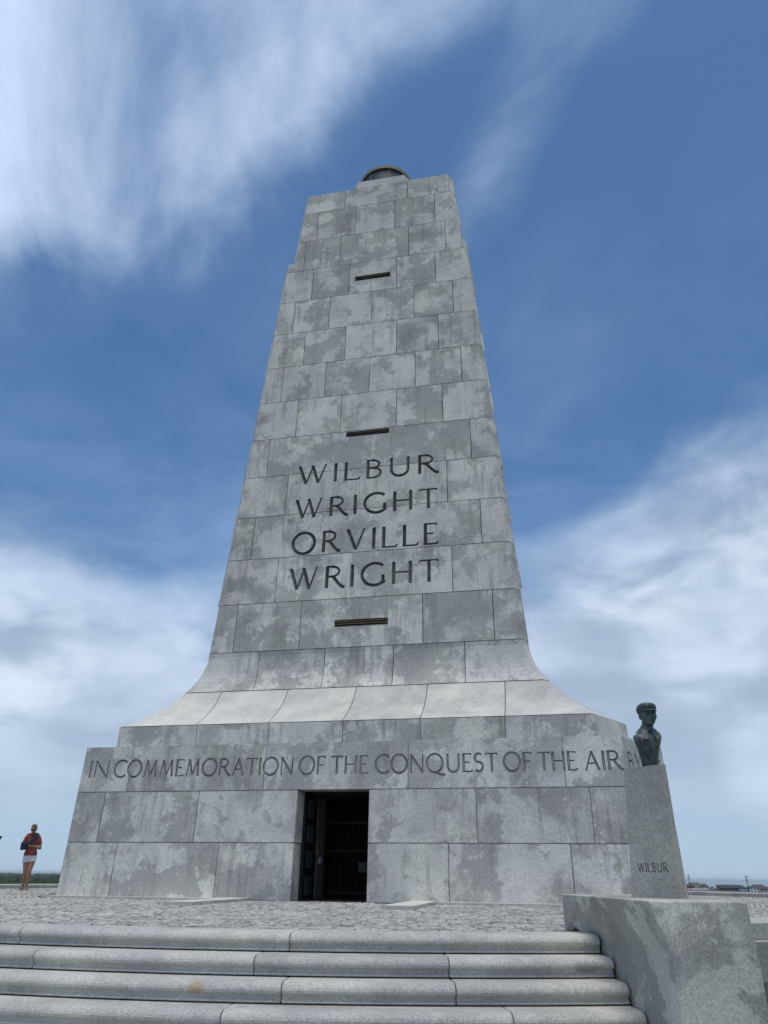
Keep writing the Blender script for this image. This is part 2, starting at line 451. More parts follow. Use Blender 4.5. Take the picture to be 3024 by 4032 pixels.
# feather reliefs of the stylised wings on the flanks
ZB = [6.9, 8.80, 10.42, 12.45, 14.68, 16.95, 19.46]
for k_ in (1, 2):
    for sgn in (-1, 1):
        for q, zb in enumerate(ZB):
            zt = (ZB + [21.7])[q + 1] + (.10 if q < 5 else -.02)
            b = MB(); L = 1.5
            def fp(x_in, z, p):
                h, ri = plan(z, -1 if zb < 19.4 else 1); return (sgn * (h - x_in), -ri - p, z)
            z2 = min(zt + .8, 19.44) if zb < 19.4 else zt + .3
            z1_ = min(zb + .8, z2 - .3)
            pts_o = [fp(.0, zb, .065), fp(L, z1_, .07), fp(L, z2, .03), fp(.0, zt, .015)]
            pts_i = [fp(.0, zb, -.05), fp(L, z1_, -.05), fp(L, z2, -.05), fp(.0, zt, -.05)]
            b.loft([pts_o, pts_i])
            o = b.build('wing_feather', 'stone', tower); o.rotation_euler[2] = R(120 * k_)

# ------------------------------------------------------------------ boolean cutting
def cut(target, cutter, use_self=True):
    md = target.modifiers.new('cut', 'BOOLEAN'); md.operation = 'DIFFERENCE'; md.solver = 'EXACT'
    md.object = cutter; md.use_self = use_self
    try: md.material_mode = 'TRANSFER'
    except Exception: pass
    dg = bpy.context.evaluated_depsgraph_get()
    me = bpy.data.meshes.new_from_object(target.evaluated_get(dg))
    target.modifiers.clear()
    me.name = target.data.name
    target.data = me
def drop(o):
    me = o.data; bpy.data.objects.remove(o); bpy.data.meshes.remove(me)

# ------------------------------------------------------------------ roman capitals as V-cut strokes
def arc(cx, cy, rx, ry, a0, a1, n=14):
    return [(cx + rx * math.cos(R(a0 + (a1 - a0) * i / n)), cy + ry * math.sin(R(a0 + (a1 - a0) * i / n))) for i in range(n + 1)]
T, t_ = .155, .085
def V(x): return ([(x, 0), (x, 1)], T)
GL = {   # glyph: width, strokes, serif feet (x, y, half length)
 'I': (.14, [V(.07)], [(.07, 0, .11), (.07, 1, .11)]),
 'L': (.55, [V(.08), ([(.08, .02), (.54, .02), (.58, .13)], t_)], [(.05, 0, .10), (.08, 1, .11)]),
 'E': (.52, [V(.08), ([(.08, .02), (.48, .02), (.53, .12)], t_), ([(.08, .98), (.46, .98), (.48, .90)], t_), ([(.08, .52), (.38, .52)], t_)], [(.05, 0, .09), (.05, 1, .09)]),
 'F': (.48, [V(.08), ([(.08, .98), (.46, .98), (.48, .89)], t_), ([(.08, .52), (.38, .52)], t_)], [(.08, 0, .11), (.05, 1, .09)]),
 'T': (.66, [([(.33, 0), (.33, 1)], T), ([(.02, .90), (.04, .98), (.62, .98), (.64, .90)], t_)], [(.33, 0, .11)]),
 'H': (.76, [V(.09), ([(.67, 0), (.67, 1)], T), ([(.09, .52), (.67, .52)], t_)], [(.09, 0, .11), (.09, 1, .11), (.67, 0, .11), (.67, 1, .11)]),
 'N': (.80, [([(.09, 0), (.09, 1)], t_), ([(.71, 0), (.71, 1)], t_), ([(.07, 1), (.71, 0)], T)], [(.09, 0, .10), (.05, 1, .09), (.71, 1, .10)]),
 'M': (.92, [([(.10, 0), (.20, 1)], t_), ([(.20, 1), (.46, .05)], T), ([(.46, .05), (.72, 1)], t_), ([(.72, 1), (.82, 0)], T)], [(.10, 0, .10), (.82, 0, .11), (.17, 1, .07), (.75, 1, .07)]),
 'V': (.78, [([(.08, 1), (.40, 0)], T), ([(.40, 0), (.70, 1)], t_)], [(.08, 1, .11), (.70, 1, .10)]),
 'W': (1.08, [([(.06, 1), (.32, 0)], T), ([(.32, 0), (.54, .93)], t_), ([(.52, 1), (.76, 0)], T), ([(.76, 0), (1.0, 1)], t_)], [(.06, 1, .11), (1.0, 1, .10), (.52, 1, .07)]),
 'A': (.78, [([(.08, 0), (.40, 1)], t_), ([(.38, 1), (.70, 0)], T), ([(.20, .36), (.58, .36)], t_)], [(.08, 0, .10), (.70, 0, .11)]),
 'Y': (.72, [([(.36, 0), (.36, .48)], T), ([(.07, 1), (.36, .46)], T), ([(.36, .46), (.66, 1)], t_)], [(.36, 0, .11), (.07, 1, .10), (.66, 1, .09)]),
 'B': (.60, [V(.09), ([(.09, .98), (.26, .98)] + arc(.26, .76, .22, .22, 90, -90, 10) + [(.09, .54)], t_ * 1.25), ([(.09, .54), (.29, .54)] + arc(.29, .28, .25, .26, 90, -90, 10) + [(.09, .02)], t_ * 1.25)], [(.06, 0, .09), (.06, 1, .09)]),
 'R': (.70, [V(.09), ([(.09, .98), (.28, .98)] + arc(.28, .75, .24, .23, 90, -90, 10) + [(.09, .52)], t_ * 1.25), ([(.30, .52), (.52, .16), (.63, .03), (.74, .0)], T)], [(.09, 0, .11), (.06, 1, .09)]),
 'U': (.76, [([(.09, 1), (.09, .34)] + arc(.38, .34, .29, .34, 180, 360, 14)[1:] + [(.67, 1)], T * .92)], [(.09, 1, .11), (.67, 1, .10)]),
 'O': (.94, [('loop', arc(.47, .5, .42, .51, 0, 360, 28)[:-1], T * .95)], []),
 'Q': (.98, [('loop', arc(.47, .5, .42, .51, 0, 360, 28)[:-1], T * .95), ([(.50, .04), (.72, -.10), (1.02, -.14)], T * .8)], []),
 'C': (.78, [(arc(.50, .5, .44, .51, 48, 312, 20), T * .95)], [(.79, .86, .03)]),
 'G': (.86, [(arc(.50, .5, .44, .51, 48, 318, 20) + [(.80, .20)], T * .95), ([(.80, .0 + .06), (.80, .44)], T)], [(.80, .44, .11)]),
 'S': (.52, [(arc(.26, .755, .19, .235, 40, 270, 12) + arc(.26, .275, .21, .255, 90, -140, 12)[1:], T * .9)], []),
}
def stroke_mesh(mb, pts, w, F, closed=False, depth_k=.62, lift=.012):
    n = len(pts); P_ = [Vector((p[0], p[1])) for p in pts]; sec = []
    for i in range(n):
        a = P_[(i - 1) % n] if (closed or i > 0) else None; b = P_[(i + 1) % n] if (closed or i < n - 1) else None
        d1 = (P_[i] - a).normalized() if a is not None else None; d2 = (b - P_[i]).normalized() if b is not None else None
        if d1 is None: d = d2; k = 1
        elif d2 is None: d = d1; k = 1
        else:
            d = (d1 + d2); d = d.normalized() if d.length > 1e-6 else d1
            k = 1 / max(.45, d.dot(d1))
        nn = Vector((-d.y, d.x)); hw = w / 2 * k
        q = P_[i]; slope = (w / 2) / (w * depth_k)
        lw = hw + lift * slope
        sec.append([F(q + nn * lw, -lift), F(q - nn * lw, -lift), F(q, w * depth_k)])
    vs = [p for s_ in sec for p in s_]; fs = []
    for i in range(n if closed else n - 1):
        j = (i + 1) % n
        for e in range(3):
            f_ = (e + 1) % 3
            fs.append((i * 3 + e, i * 3 + f_, j * 3 + f_, j * 3 + e))
    if not closed: fs += [(0, 2, 1), ((n - 1) * 3, (n - 1) * 3 + 1, (n - 1) * 3 + 2)]
    mb.add(vs, fs)
def serif_mesh(mb, x, y, hl, w, F, lift=.012):
    a = [F(Vector((x - hl, y)), -lift), F(Vector((x, y + w)), -lift), F(Vector((x + hl, y)), -lift), F(Vector((x, y - w)), -lift)]
    ap = F(Vector((x, y)), w * .9)
    mb.add(a + [ap], [(3, 2, 1, 0), (0, 1, 4), (1, 2, 4), (2, 3, 4), (3, 0, 4)])
def word(mb, text, x0, x1, z0, hgt, frame, track=.10, weight=1.0, lift=.012):
    """letters fitted between x0 and x1; frame(u, v, depth) -> point"""
    ws = [GL[c][0] for c in text]; tr = track
    nat = sum(ws) + tr * (len(text) - 1); sx = (x1 - x0) / nat; u = x0
    for c, w in zip(text, ws):
        def F(q, dep, u=u): return frame(u + q[0] * sx, z0 + q[1] * hgt, dep)
        def FS(q, dep, u=u): return frame(u + q[0] * hgt, z0 + q[1] * hgt, dep)
        for s_ in GL[c][1]:
            closed = s_[0] == 'loop'
            pts = s_[1] if closed else s_[0]; wd = (s_[2] if closed else s_[1]) * weight * hgt
            pp = [(u + a * sx, z0 + b * hgt) for a, b in pts]
            stroke_mesh(mb, pp, wd, lambda q, dep: frame(q[0], q[1], dep), closed, lift=lift)
        for x, y, hl in GL[c][2]:
            serif_mesh(mb, u + x * sx, z0 + y * hgt, hl * 1.25 * hgt, .042 * hgt, lambda q, dep: frame(q[0], q[1], dep), lift=lift)
        u += (w + tr) * sx
def front_frame(u, v, dep):
    h, ri = plan(v, -1); return Vector((u, -ri + dep, v))
def carve(words, mat, blocks, frame, weight=1.0, track=.10, lift=.012):
    mb = MB()
    for tx, x0, x1, z0, hg in words: word(mb, tx, x0, x1, z0, hg, frame, track, weight, lift)
    c = mb.build('cutter', mat, None)
    for o in blocks:
        cpar = c
        c.matrix_world = o.matrix_world.copy() if o.parent is None else o.parent.matrix_world @ o.matrix_local
        cut(o, c)
    drop(c)
bpy.context.view_layer.update()
def hit(i0, i1, x0, x1):
    r_ = []
    for o, i, a, b in front_blocks:
        lo = -99 if a is None else a; hi = 99 if b is None else b
        if i0 <= i <= i1 and hi > x0 and lo < x1: r_.append(o)
    return r_
names = [('WILBUR', -2.02, 2.02, 10.40, .60), ('WRIGHT', -2.02, 2.00, 9.29, .60), ('ORVILLE', -2.02, 1.98, 8.20, .62), ('WRIGHT', -2.01, 1.99, 7.15, .61)]
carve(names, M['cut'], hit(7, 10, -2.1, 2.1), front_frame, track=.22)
ins = [('IN', -5.53, -5.05, 2.30, .34), ('COMMEMORATION', -4.95, -.87, 2.30, .34), ('OF', -.76, -.20, 2.30, .35), ('THE', -.07, .71, 2.30, .35),
       ('CONQUEST', .84, 3.32, 2.30, .35), ('OF', 3.42, 3.97, 2.30, .35), ('THE', 4.09, 4.82, 2.30, .35), ('AIR', 4.95, 5.66, 2.30, .35)]
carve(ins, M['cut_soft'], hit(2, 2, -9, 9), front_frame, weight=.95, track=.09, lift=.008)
# the inscription goes on round the corner facet
h_, ri_ = plan(2.4); fe = facet_end(h_, ri_); fd = Vector((fe[0] - h_, fe[1] + ri_, 0)); flen = fd.length; fd.normalize(); fn = Vector((-fd.y, fd.x, 0))
def facet_frame(u, v, dep):
    h, ri = plan(v, -1); p = Vector((h, -ri, v)) + fd * u; return p + fn * dep
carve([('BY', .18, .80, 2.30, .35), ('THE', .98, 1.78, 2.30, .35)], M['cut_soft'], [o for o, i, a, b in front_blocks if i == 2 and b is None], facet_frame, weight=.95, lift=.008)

# ventilation slots with bronze louvres
for (xc, hw, z0, z1, ci) in ((-.025, .60, 18.20, 18.42, 15), (-.01, .64, 11.88, 12.06, 10), (.0, .69, 6.06, 6.25, 6)):
    h, ri = plan(z0, 1)
    b = MB(); b.box((xc - hw, -ri - .3, z0), (xc + hw, -ri + .16, z1)); c = b.build('cutter', M['stone'], None)
    for o in hit(ci, ci, xc - hw, xc + hw):
        c.matrix_world = tower.matrix_world; cut(o, c, False)
    drop(c)
    vent = MB(); vent.box((xc - hw, -ri + .13, z0), (xc + hw, -ri + .155, z1)); vo_ = vent.build('vent', 'iron', tower)
    n = 3
    for q in range(n):
        zc = z0 + (z1 - z0) * (q + .5) / n; s_ = MB()
        mt_ = Matrix.Translation((xc, -ri + .055, zc)) @ Matrix.Rotation(R(32), 4, 'X')
        s_.box((-hw + .004, -.05, -.008), (hw - .004, .05, .008), mt_); s_.build('slat', 'louvre', vo_)

# doorway: stone lintel soffit comes from the course above; door leaf, jamb, gate
yf = -CY
def pbox(name, lo, hi, mat, parent):
    b = MB(); b.box(lo, hi); return b.build(name, mat, parent)
fl = pbox('passage_floor', (-.80, yf + .04, -.02), (.80, yf + 2.9, .012), 'shade_in', tower)
shade_back = pbox('shade_panel', (-.79, yf + 2.80, .013), (.79, yf + 2.88, 2.0), 'shade_in', tower)  # added dark panels: the passage's deep shade painted on back, sides and top
pbox('shade_panel_side', (.735, yf + .56, .013), (.795, yf + 2.79, 2.0), 'shade_in', shade_back)
pbox('shade_panel_side', (-.795, yf + 2.12, .013), (-.74, yf + 2.79, 2.0), 'shade_in', shade_back)
pbox('shade_panel_top', (-.73, yf + .75, 1.975), (.73, yf + 2.79, 2.01), 'shade_in', shade_back)
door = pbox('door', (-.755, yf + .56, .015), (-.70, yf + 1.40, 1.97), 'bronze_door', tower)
for q in range(4):
    z0 = .10 + q * .475
    pbox('door_panel', (-.702, yf + .74, z0), (-.690, yf + 1.16, z0 + .34), 'panel', door)
b = MB(); b.tube([(-.69, yf + 1.33, 1.0), (-.65, yf + 1.33, 1.0), (-.64, yf + 1.33, .93), (-.65, yf + 1.33, .86), (-.69, yf + 1.33, .86)], .014, 6); b.build('door_handle', 'brass', door)
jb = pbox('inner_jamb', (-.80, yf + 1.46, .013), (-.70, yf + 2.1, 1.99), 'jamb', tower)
pbox('switch_box', (-.70, yf + 1.62, .66), (-.63, yf + 1.76, .80), 'greybox', jb)
gate = empty('gate', (0, 0, 0)); gate.parent = tower
gy = yf + 2.25
for q in range(11):
    x = -.62 + q * .13; b = MB(); b.tube([(x, gy, .05), (x, gy, 1.55)], .011, 6); b.build('gate_bar', 'iron', gate)
for z in (.10, .92, 1.5): pbox('gate_rail', (-.70, gy - .016, z), (.78, gy + .016, z + .035), 'iron', gate)
pbox('notice_plate', (.05, gy - .03, .52), (.34, gy - .018, .72), 'sign', gate)
pbox('lock_box', (.44, gy - .05, .44), (.56, gy + .0, .56), 'greybox', gate)

# beacon on the roof
bea = empty('beacon', (0, 0, 0)); bea.parent = tower
def hexprism(h, ri, z0, z1, name, mat, parent):
    b = MB(); b.prism(hexa(h, ri), z0, z1); return b.build(name, mat, parent)
hexprism(.90, 1.06, 22.9, 24.06, 'base_block', 'stone_pale', bea)
def drum(r_, z0, z1, name, mat, n=40, parent=None, r2=None):
    b = MB(); r2 = r2 or r_
    b.loft([[(r_ * math.cos(2 * math.pi * i / n), r_ * math.sin(2 * math.pi * i / n), z0) for i in range(n)], [(r2 * math.cos(2 * math.pi * i / n), r2 * math.sin(2 * math.pi * i / n), z1) for i in range(n)]])
    return b.build(name, mat, parent)
drum(.99, 22.92, 23.9, 'drum', 'copper', parent=bea)
n = 8
for i in range(n):
    a0 = 2 * math.pi * i / n + .31; a1 = a0 + 2 * math.pi / n
    b = MB(); rings = []
    for z in (23.9, 24.66):
        rings.append([(.96 * math.cos(a0 + (a1 - a0) * j / 6), .96 * math.sin(a0 + (a1 - a0) * j / 6), z) for j in range(7)] + [(.93 * math.cos(a1 - (a1 - a0) * j / 6), .93 * math.sin(a1 - (a1 - a0) * j / 6), z) for j in range(7)])
    b.loft(rings); b.build('glass_pane', 'glass', bea)
    b = MB(); b.tube([(.965 * math.cos(a0), .965 * math.sin(a0), 23.88), (.965 * math.cos(a0), .965 * math.sin(a0), 24.68)], .022, 6); b.build('mullion', 'copper', bea)
drum(1.0, 24.655, 24.70, 'rim', 'iron', parent=bea)
rb = drum(1.03, 24.70, 24.84, 'roof_band', 'copper', parent=bea)
drum(.98, 24.84, 25.02, 'roof', 'copper', parent=bea, r2=.2)

# ------------------------------------------------------------------ platform
def polar(r_, a, z): return (r_ * math.sin(R(a)), CY - r_ * math.cos(R(a)), z)      # a = 0 faces the stairs
RT = 12.18
plat = MB(); N = 180
plat.loft([[polar(RT, -360 * i / N, -.9) for i in range(N)], [polar(RT, -360 * i / N, -.022) for i in range(N)]])
platform = tag(plat.build('platform', 'joint', None), kind='structure', label='round cobbled granite platform that the tower stands on')

def in_tower(x, y, pad=.12):
    h, ri = plan(0); P6 = hexa(h + pad, ri + pad); yy = y - CY
    for i in range(6):
        a = P6[i]; b = P6[(i + 1) % 6]
        if (b[0] - a[0]) * (yy - a[1]) - (b[1] - a[1]) * (x - a[0]) < 0: return False
    return True
# granite setts laid in arcs
setts = []
rr = 3.4
while rr < RT - .07:
    da = math.degrees(.112 / rr); nn = int(360 / da); off = random.random() * da; da = 360 / nn
    for i in range(nn):
        a = (off + i * da + 180) % 360 - 180
        x, y, _ = polar(rr, a, 0)
        if in_tower(x, y, .28): continue
        if abs(x) > 1.5 and abs(x) < 2.1 and -2.75 < y < 0: continue
        if y > 13.5: continue
        setts.append((rr, a))
    rr += .106
variants = []
for q in range(6):
    w, l, hh = .046 + random.uniform(-.008, .003), .041 + random.uniform(-.007, .003), .05
    jx = lambda s: random.uniform(-.006, .006)
    top = [(-w * .86 + jx(0), -l * .86 + jx(0)), (w * .86 + jx(0), -l * .86 + jx(0)), (w * .86 + jx(0), l * .86 + jx(0)), (-w * .86 + jx(0), l * .86 + jx(0))]
    bot = [(-w, -l), (w, -l), (w, l), (-w, l)]
    vs = [(x, y, -hh) for x, y in bot] + [(x, y, -.012) for x, y in bot] + [(x, y, random.uniform(-.003, .004)) for x, y in top]
    fs = [(0, 1, 5, 4), (1, 2, 6, 5), (2, 3, 7, 6), (3, 0, 4, 7), (4, 5, 9, 8), (5, 6, 10, 9), (6, 7, 11, 10), (7, 4, 8, 11), (8, 9, 10, 11)]
    variants.append((np.array(vs), fs))
vme = []
for q, (vs, fs) in enumerate(variants):
    me = bpy.data.meshes.new('sett'); me.from_pydata([tuple(v) for v in vs], [], fs); me.materials.append(M['sett']); vme.append(me)
cxy = np.array([4.1, -15.0])
def sett_pos(s): x, y, _ = polar(s[0], s[1], 0); return x, y
setts.sort(key=lambda s: (sett_pos(s)[0] - 4.1) ** 2 + (sett_pos(s)[1] + 15) ** 2)
near = setts[:300]; far = setts[300:]
def swell(x, y):      # the path rises a little towards the doorway
    return .018 * math.exp(-(x / 1.4) ** 2) * math.exp(-(y / 2.2) ** 2) if y < 0 else 0
for s in near:
    x, y = sett_pos(s); o = bpy.data.objects.new('sett', random.choice(vme)); col.objects.link(o)
    o.parent = platform; o.location = (x, y, random.uniform(-.006, .004) + swell(x, y)); o.rotation_euler = (random.uniform(-.03, .03), random.uniform(-.03, .03), R(s[1]) + random.uniform(-.07, .07))
V_, F_ = [], []
base = 0
for s in far:
    x, y = sett_pos(s); vs, fs = variants[random.randrange(6)]
    a = R(s[1]) + random.uniform(-.07, .07); c, s_ = math.cos(a), math.sin(a); tx, ty = random.uniform(-.03, .03), random.uniform(-.03, .03)
    X = vs[:, 0] * c - vs[:, 1] * s_ + x; Y = vs[:, 0] * s_ + vs[:, 1] * c + y; Zz = vs[:, 2] + tx * vs[:, 0] + ty * vs[:, 1] + random.uniform(-.006, .004) + swell(x, y)
    V_.append(np.stack([X, Y, Zz], 1)); F_ += [tuple(i + base for i in f) for f in fs]; base += 12
sf = obj('sett_field', np.concatenate(V_).tolist(), F_, 'sett', platform); tag(sf, kind='stuff')

# low footing strips along the wall and beside the doorway path
def strip(name, poly, z0, z1, mat, label):
    b = MB(); b.prism(poly, z0, z1); o = b.build(name, mat, None); return tag(o, label, 'kerb', 'pale granite strips at the tower foot')
h0, ri0 = plan(0)
strip('footing_strip', [(-h0 - .16, -.26), (-2.07, -.26), (-2.07, .03), (-h0, .03)], -.03, .040, 'stone_pale', 'thin pale granite strip along the wall foot left of the doorway')
strip('footing_strip', [(2.07, -.26), (h0 + .16, -.26), (h0, .03), (2.07, .03)], -.03, .040, 'stone_pale', 'thin pale granite strip along the wall foot right of the doorway')
strip('footing_strip', [(-2.05, -2.62), (-1.55, -2.62), (-1.55, .03), (-2.05, .03)], -.03, .050, 'stone_pale', 'pale granite strip set in the cobbles, left side of the doorway path')
strip('footing_strip', [(1.58, -2.62), (2.06, -2.62), (2.06, .03), (1.58, .03)], -.03, .050, 'stone_pale', 'pale granite strip set in the cobbles, right side of the doorway path')
side_strip = MB()
for k_ in (1, 2):
    P4 = [rot((x, y), R(120 * k_)) for x, y in ((-h0 - .16, -ri0 - .26), (h0 + .16, -ri0 - .26), (h0, -ri0 + .03), (-h0, -ri0 + .03))]
    b = MB(); b.prism([(x, y + CY) for x, y in P4], -.03, .04); o = b.build('footing_strip', 'stone_pale', None)
    tag(o, 'pale granite strip along the foot of the tower\'s %s flank' % ('right' if k_ == 1 else 'left'), 'kerb', 'pale granite strips at the tower foot')
    a = 60 if k_ == 1 else -60

# ------------------------------------------------------------------ stairs
stairs = tag(empty('staircase', (0, CY - 12.6, -1.05)), 'broad curved granite steps with rounded nosings below the platform', 'stairs')
def step_profile(r_in, r_out, z):
    """section (radius, height) of one step stone: rounded nose, shallow cove, plain fascia"""
    q = [(r_in, z - .03), (r_in, z), (r_out - .075, z + .0)]
    for i in range(1, 7):
        a = R(90 - i * 17); q.append((r_out - .075 + .092 * math.cos(a), z - .060 + .060 * math.sin(a)))
    q += [(r_out + .002, z - .082), (r_out - .014, z - .096), (r_out - .018, z - .108), (r_out - .010, z - .120), (r_out - .002, z - .128), (r_out, z - .140), (r_in, z - .140)]
    return q
# plinth footprint: bl, cr, br, far right
PLN_T = [(4.22, -6.65), (4.352, -7.12), (4.80, -8.72), (5.52, -8.54), (5.02, -6.35)]
PLN_B = [(4.22, -6.65), (4.49, -7.12), (4.92, -8.74), (5.53, -8.55), (5.02, -6.35)]
def plinth_angle(r_):
    best = None
    for (x0, y0), (x1, y1) in ((PLN_B[0], PLN_B[1]), (PLN_B[1], PLN_B[2])):
        for i in range(-20, 141):
            t = i / 100
            if (t < 0 and (x0, y0) != PLN_B[0]) or (t > 1 and (x1, y1) != PLN_B[2]): continue
            x, y = x0 + (x1 - x0) * t, y0 + (y1 - y0) * t
            d = abs(math.hypot(x, CY - y) - r_)
            if best is None or d < best[0]: best = (d, math.degrees(math.atan2(x, CY - y)))
    return best[1]
STEPJ = [[-16.5, -3.29, 8.42], [-15, -1.44, 7.36, 14.55], [-17, -4.6, 8.66, 14.59], [-14, -2.5, 7.01, 16.2], [-12, 1, 9.5], [-15, -2, 11], [-12, 3, 13]]
for i in range(7):
    r_out = 12.60 + .30 * i; r_in = (RT + .012) if i == 0 else 12.60 + .30 * (i - 1) - .05; z = -.15 * i
    if i == 0: z = .0
    an = [-22] + STEPJ[i] + [None]
    for q in range(len(an) - 1):
        a0 = an[q]; a1 = an[q + 1]; b = MB(); rings = []
        pr = step_profile(r_in, r_out, z)
        end = a1 is None
        nseg = 10
        for j in range(nseg + 1):
            ring = []
            for (r_, zz) in pr:
                gap = math.degrees(.004 / r_)
                lo = a0 + gap
                hi = (plinth_angle(r_) - math.degrees(.020 / r_)) if end else a1 - gap
                if end and i >= 6: hi = 21
                ring.append(polar(r_, lo + (hi - lo) * j / nseg, zz))
            rings.append(ring)
        b.loft(rings); b.v = [(x, y - (CY - 12.6), z_ + 1.05) for x, y, z_ in b.v]
        o = b.build('step_stone', 'step', stairs)
        md = o.modifiers.new('soft', 'BEVEL'); md.width = .006; md.segments = 1; md.limit_method = 'ANGLE'; md.angle_limit = R(50)
# foundation under the steps
b = MB()
for i in range(7):
    r_out = 12.56 + .30 * i; n = 24
    b.loft([[polar(q, -22 + 42.0 * j / n, zz) for q, zz in ((11.9, -.15 * i - .30), (r_out - .03, -.15 * i - .30), (r_out - .03, -.15 * i - .150), (11.9, -.15 * i - .150))] for j in range(n + 1)])
b.v = [(x, y - (CY - 12.6), z_ + 1.05) for x, y, z_ in b.v]
b.build('foundation', 'core', stairs)

# ------------------------------------------------------------------ stair cheek block and bust pedestal
b = MB(); b.loft([[(x, y, -1.06) for x, y in PLN_B], [(x, y, -.04) for x, y in PLN_B], [(x, y, .31) for x, y in PLN_T]])
ob = b.build('cheek_block', 'plinth', None)
md = ob.modifiers.new('soft', 'BEVEL'); md.width = .012; md.segments = 2; md.limit_method = 'ANGLE'; md.angle_limit = R(40)
tag(ob, 'large rough granite block at the right end of the steps under the pedestal', 'block')

PC = (5.03, -7.70)
pb = [(4.800, -7.620), (5.146, -7.955), (5.202, -7.940), (5.206, -7.580), (4.900, -7.430)]
pt = [(4.868, -7.645), (5.150, -7.918), (5.198, -7.905), (5.200, -7.600), (4.950, -7.490)]
b = MB(); b.prism(pb, .305, 1.36, pt)
ped = b.build('bust_pedestal', 'pedestal', None); tag(ped, 'tapering granite pedestal carved with a name beneath the bronze bust', 'pedestal')
pa, pb2, pta, ptb = Vector((*pb[0], .305)), Vector((*pb[1], .305)), Vector((*pt[0], 1.36)), Vector((*pt[1], 1.36))
def ped_frame(u, v, dep):        # u -1..1 across, v height in metres
    s = (v - .305) / 1.055; A = pa.lerp(pta, s); B = pb2.lerp(ptb, s); mid = (A + B) / 2; d = (pb2 - pa).normalized()
    upv = ((pta + ptb) / 2 - (pa + pb2) / 2).normalized(); nin = upv.cross(d).normalized()
    cc = Vector((PC[0], PC[1], v)); nin = nin if (cc - mid).dot(nin) > 0 else -nin
    return mid + d * u + nin * dep
bpy.context.view_layer.update()
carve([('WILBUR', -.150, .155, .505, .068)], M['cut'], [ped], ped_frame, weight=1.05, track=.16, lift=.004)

# ------------------------------------------------------------------ heads (bust and people)
def head_rings(nu=44, nv=34):
    """unit head facing -Y: width .155, depth .195, height .235, chin at z=0"""
    V2, F2 = [], []
    def g(x, s): return math.exp(-(x / s) ** 2)
    for j in range(nv + 1):
        ph = math.pi * j / nv; z0 = .1175 - .1175 * math.cos(ph)
        for i in range(nu):
            th = 2 * math.pi * i / nu
            sx, sy = math.sin(th), -math.cos(th)
            rad = math.sin(ph) ** .72 if 0 < j < nv else 0
            zz = z0
            wx = .0775; wy = .0975
            low = max(0, (.105 - zz) / .105)
            wx *= 1 - .26 * low ** 1.4
            front = max(0, -sy); back = max(0, sy)
            wyf = wy * (1 - .02 * low); wyb = wy * (1 - .50 * low)
            pw = .80
            x = wx * rad * math.copysign(abs(sx) ** pw, sx); y = (wyf if sy < 0 else wyb) * rad * math.copysign(abs(sy) ** pw, sy)
            if sy > 0: zz = zz + .045 * low * back
            if front > .05 and 0 < j < nv:
                # nose: bridge growing to the tip, cut off sharply below
                if zz > .084:
                    tt = min(1, max(0, (.150 - zz) / .056)); nb = (.006 + .030 * tt ** 1.3) * max(0, 1 - max(0, .093 - zz) / .009)
                    nb *= 1 if zz < .135 else max(0, 1 - (zz - .135) / .02)
                else: nb = 0
                y -= nb * g(x, .009 + .006 * min(1, max(0, (.135 - zz) / .045)))
                y += .020 * (g(x - .033, .015) + g(x + .033, .015)) * g(zz - .127, .011)                     # eye sockets
                y -= .007 * (g(x - .033, .010) + g(x + .033, .010)) * g(zz - .125, .006)                     # eyeballs
                y -= .010 * g(zz - .149, .009) * front                                                       # brow
                y += .010 * (g(x - .046, .014) + g(x + .046, .014)) * g(zz - .060, .022)                     # hollow cheeks
                y -= .013 * g(x, .023) * g(zz - .064, .007)                                                  # upper lip
                y -= .011 * g(x, .020) * g(zz - .045, .006)                                                  # lower lip
                y += .010 * g(x, .026) * g(zz - .054, .0035)
                y -= .016 * g(x, .022) * g(zz - .018, .014)                                                  # chin
                x *= 1 + .07 * g(zz - .100, .018)                                                            # cheekbones
            V2.append((x, y, zz))
    for j in range(nv):
        for i in range(nu):
            a = j * nu + i; b_ = j * nu + (i + 1) % nu
            F2.append((a, b_, b_ + nu, a + nu))
    mb = MB(); mb.add(V2, F2)
    for s in (-1, 1):   # ears
        rg = []
        for q in range(5):
            tt = q / 4; rr_ = .5 + .5 * math.sin(math.pi * (tt * .8 + .1))
            rg.append([(s * (.066 + .020 * tt), .012 + .014 * tt + .020 * rr_ * math.cos(p_) , .105 + .031 * rr_ * math.sin(p_)) for p_ in [2 * math.pi * w / 10 for w in range(10)]])
        mb.loft(rg)
    return mb

def place(mb, mtx): mb.v = [tuple(mtx @ Vector(v)) for v in mb.v]; return mb

# ------------------------------------------------------------------ bronze bust
def ell(cx, cy, rx, ry, z, n=28, p=2.0, tilt=0.0):
    o_ = []
    for i in range(n):
        a = 2 * math.pi * i / n; c, s = math.cos(a), math.sin(a)
        x = rx * math.copysign(abs(c) ** (2 / p), c); y = ry * math.copysign(abs(s) ** (2 / p), s)
        o_.append((cx + x, cy + y, z + tilt * y))
    return o_
bust = tag(empty('bust', (5.095, -7.715, 1.362), R(9)), 'dark green bronze bust of a man in a flat cap and wide collar', 'bust')
b = MB()
b.loft([ell(0, .0, .070, .056, 0), ell(0, .0, .075, .058, .045), ell(.002, -.004, .084, .064, .10), ell(.004, -.008, .098, .072, .155), ell(.006, -.010, .113, .078, .21, p=2.6), ell(.008, -.008, .121, .076, .245, p=3.2),
        ell(.010, -.002, .125, .070, .268, p=3.6), ell(.010, .002, .114, .062, .282, p=2.8), ell(.014, .004, .080, .056, .296), ell(.018, .004, .055, .05, .32)])
torso = b.build('torso', 'bronze', bust, True)
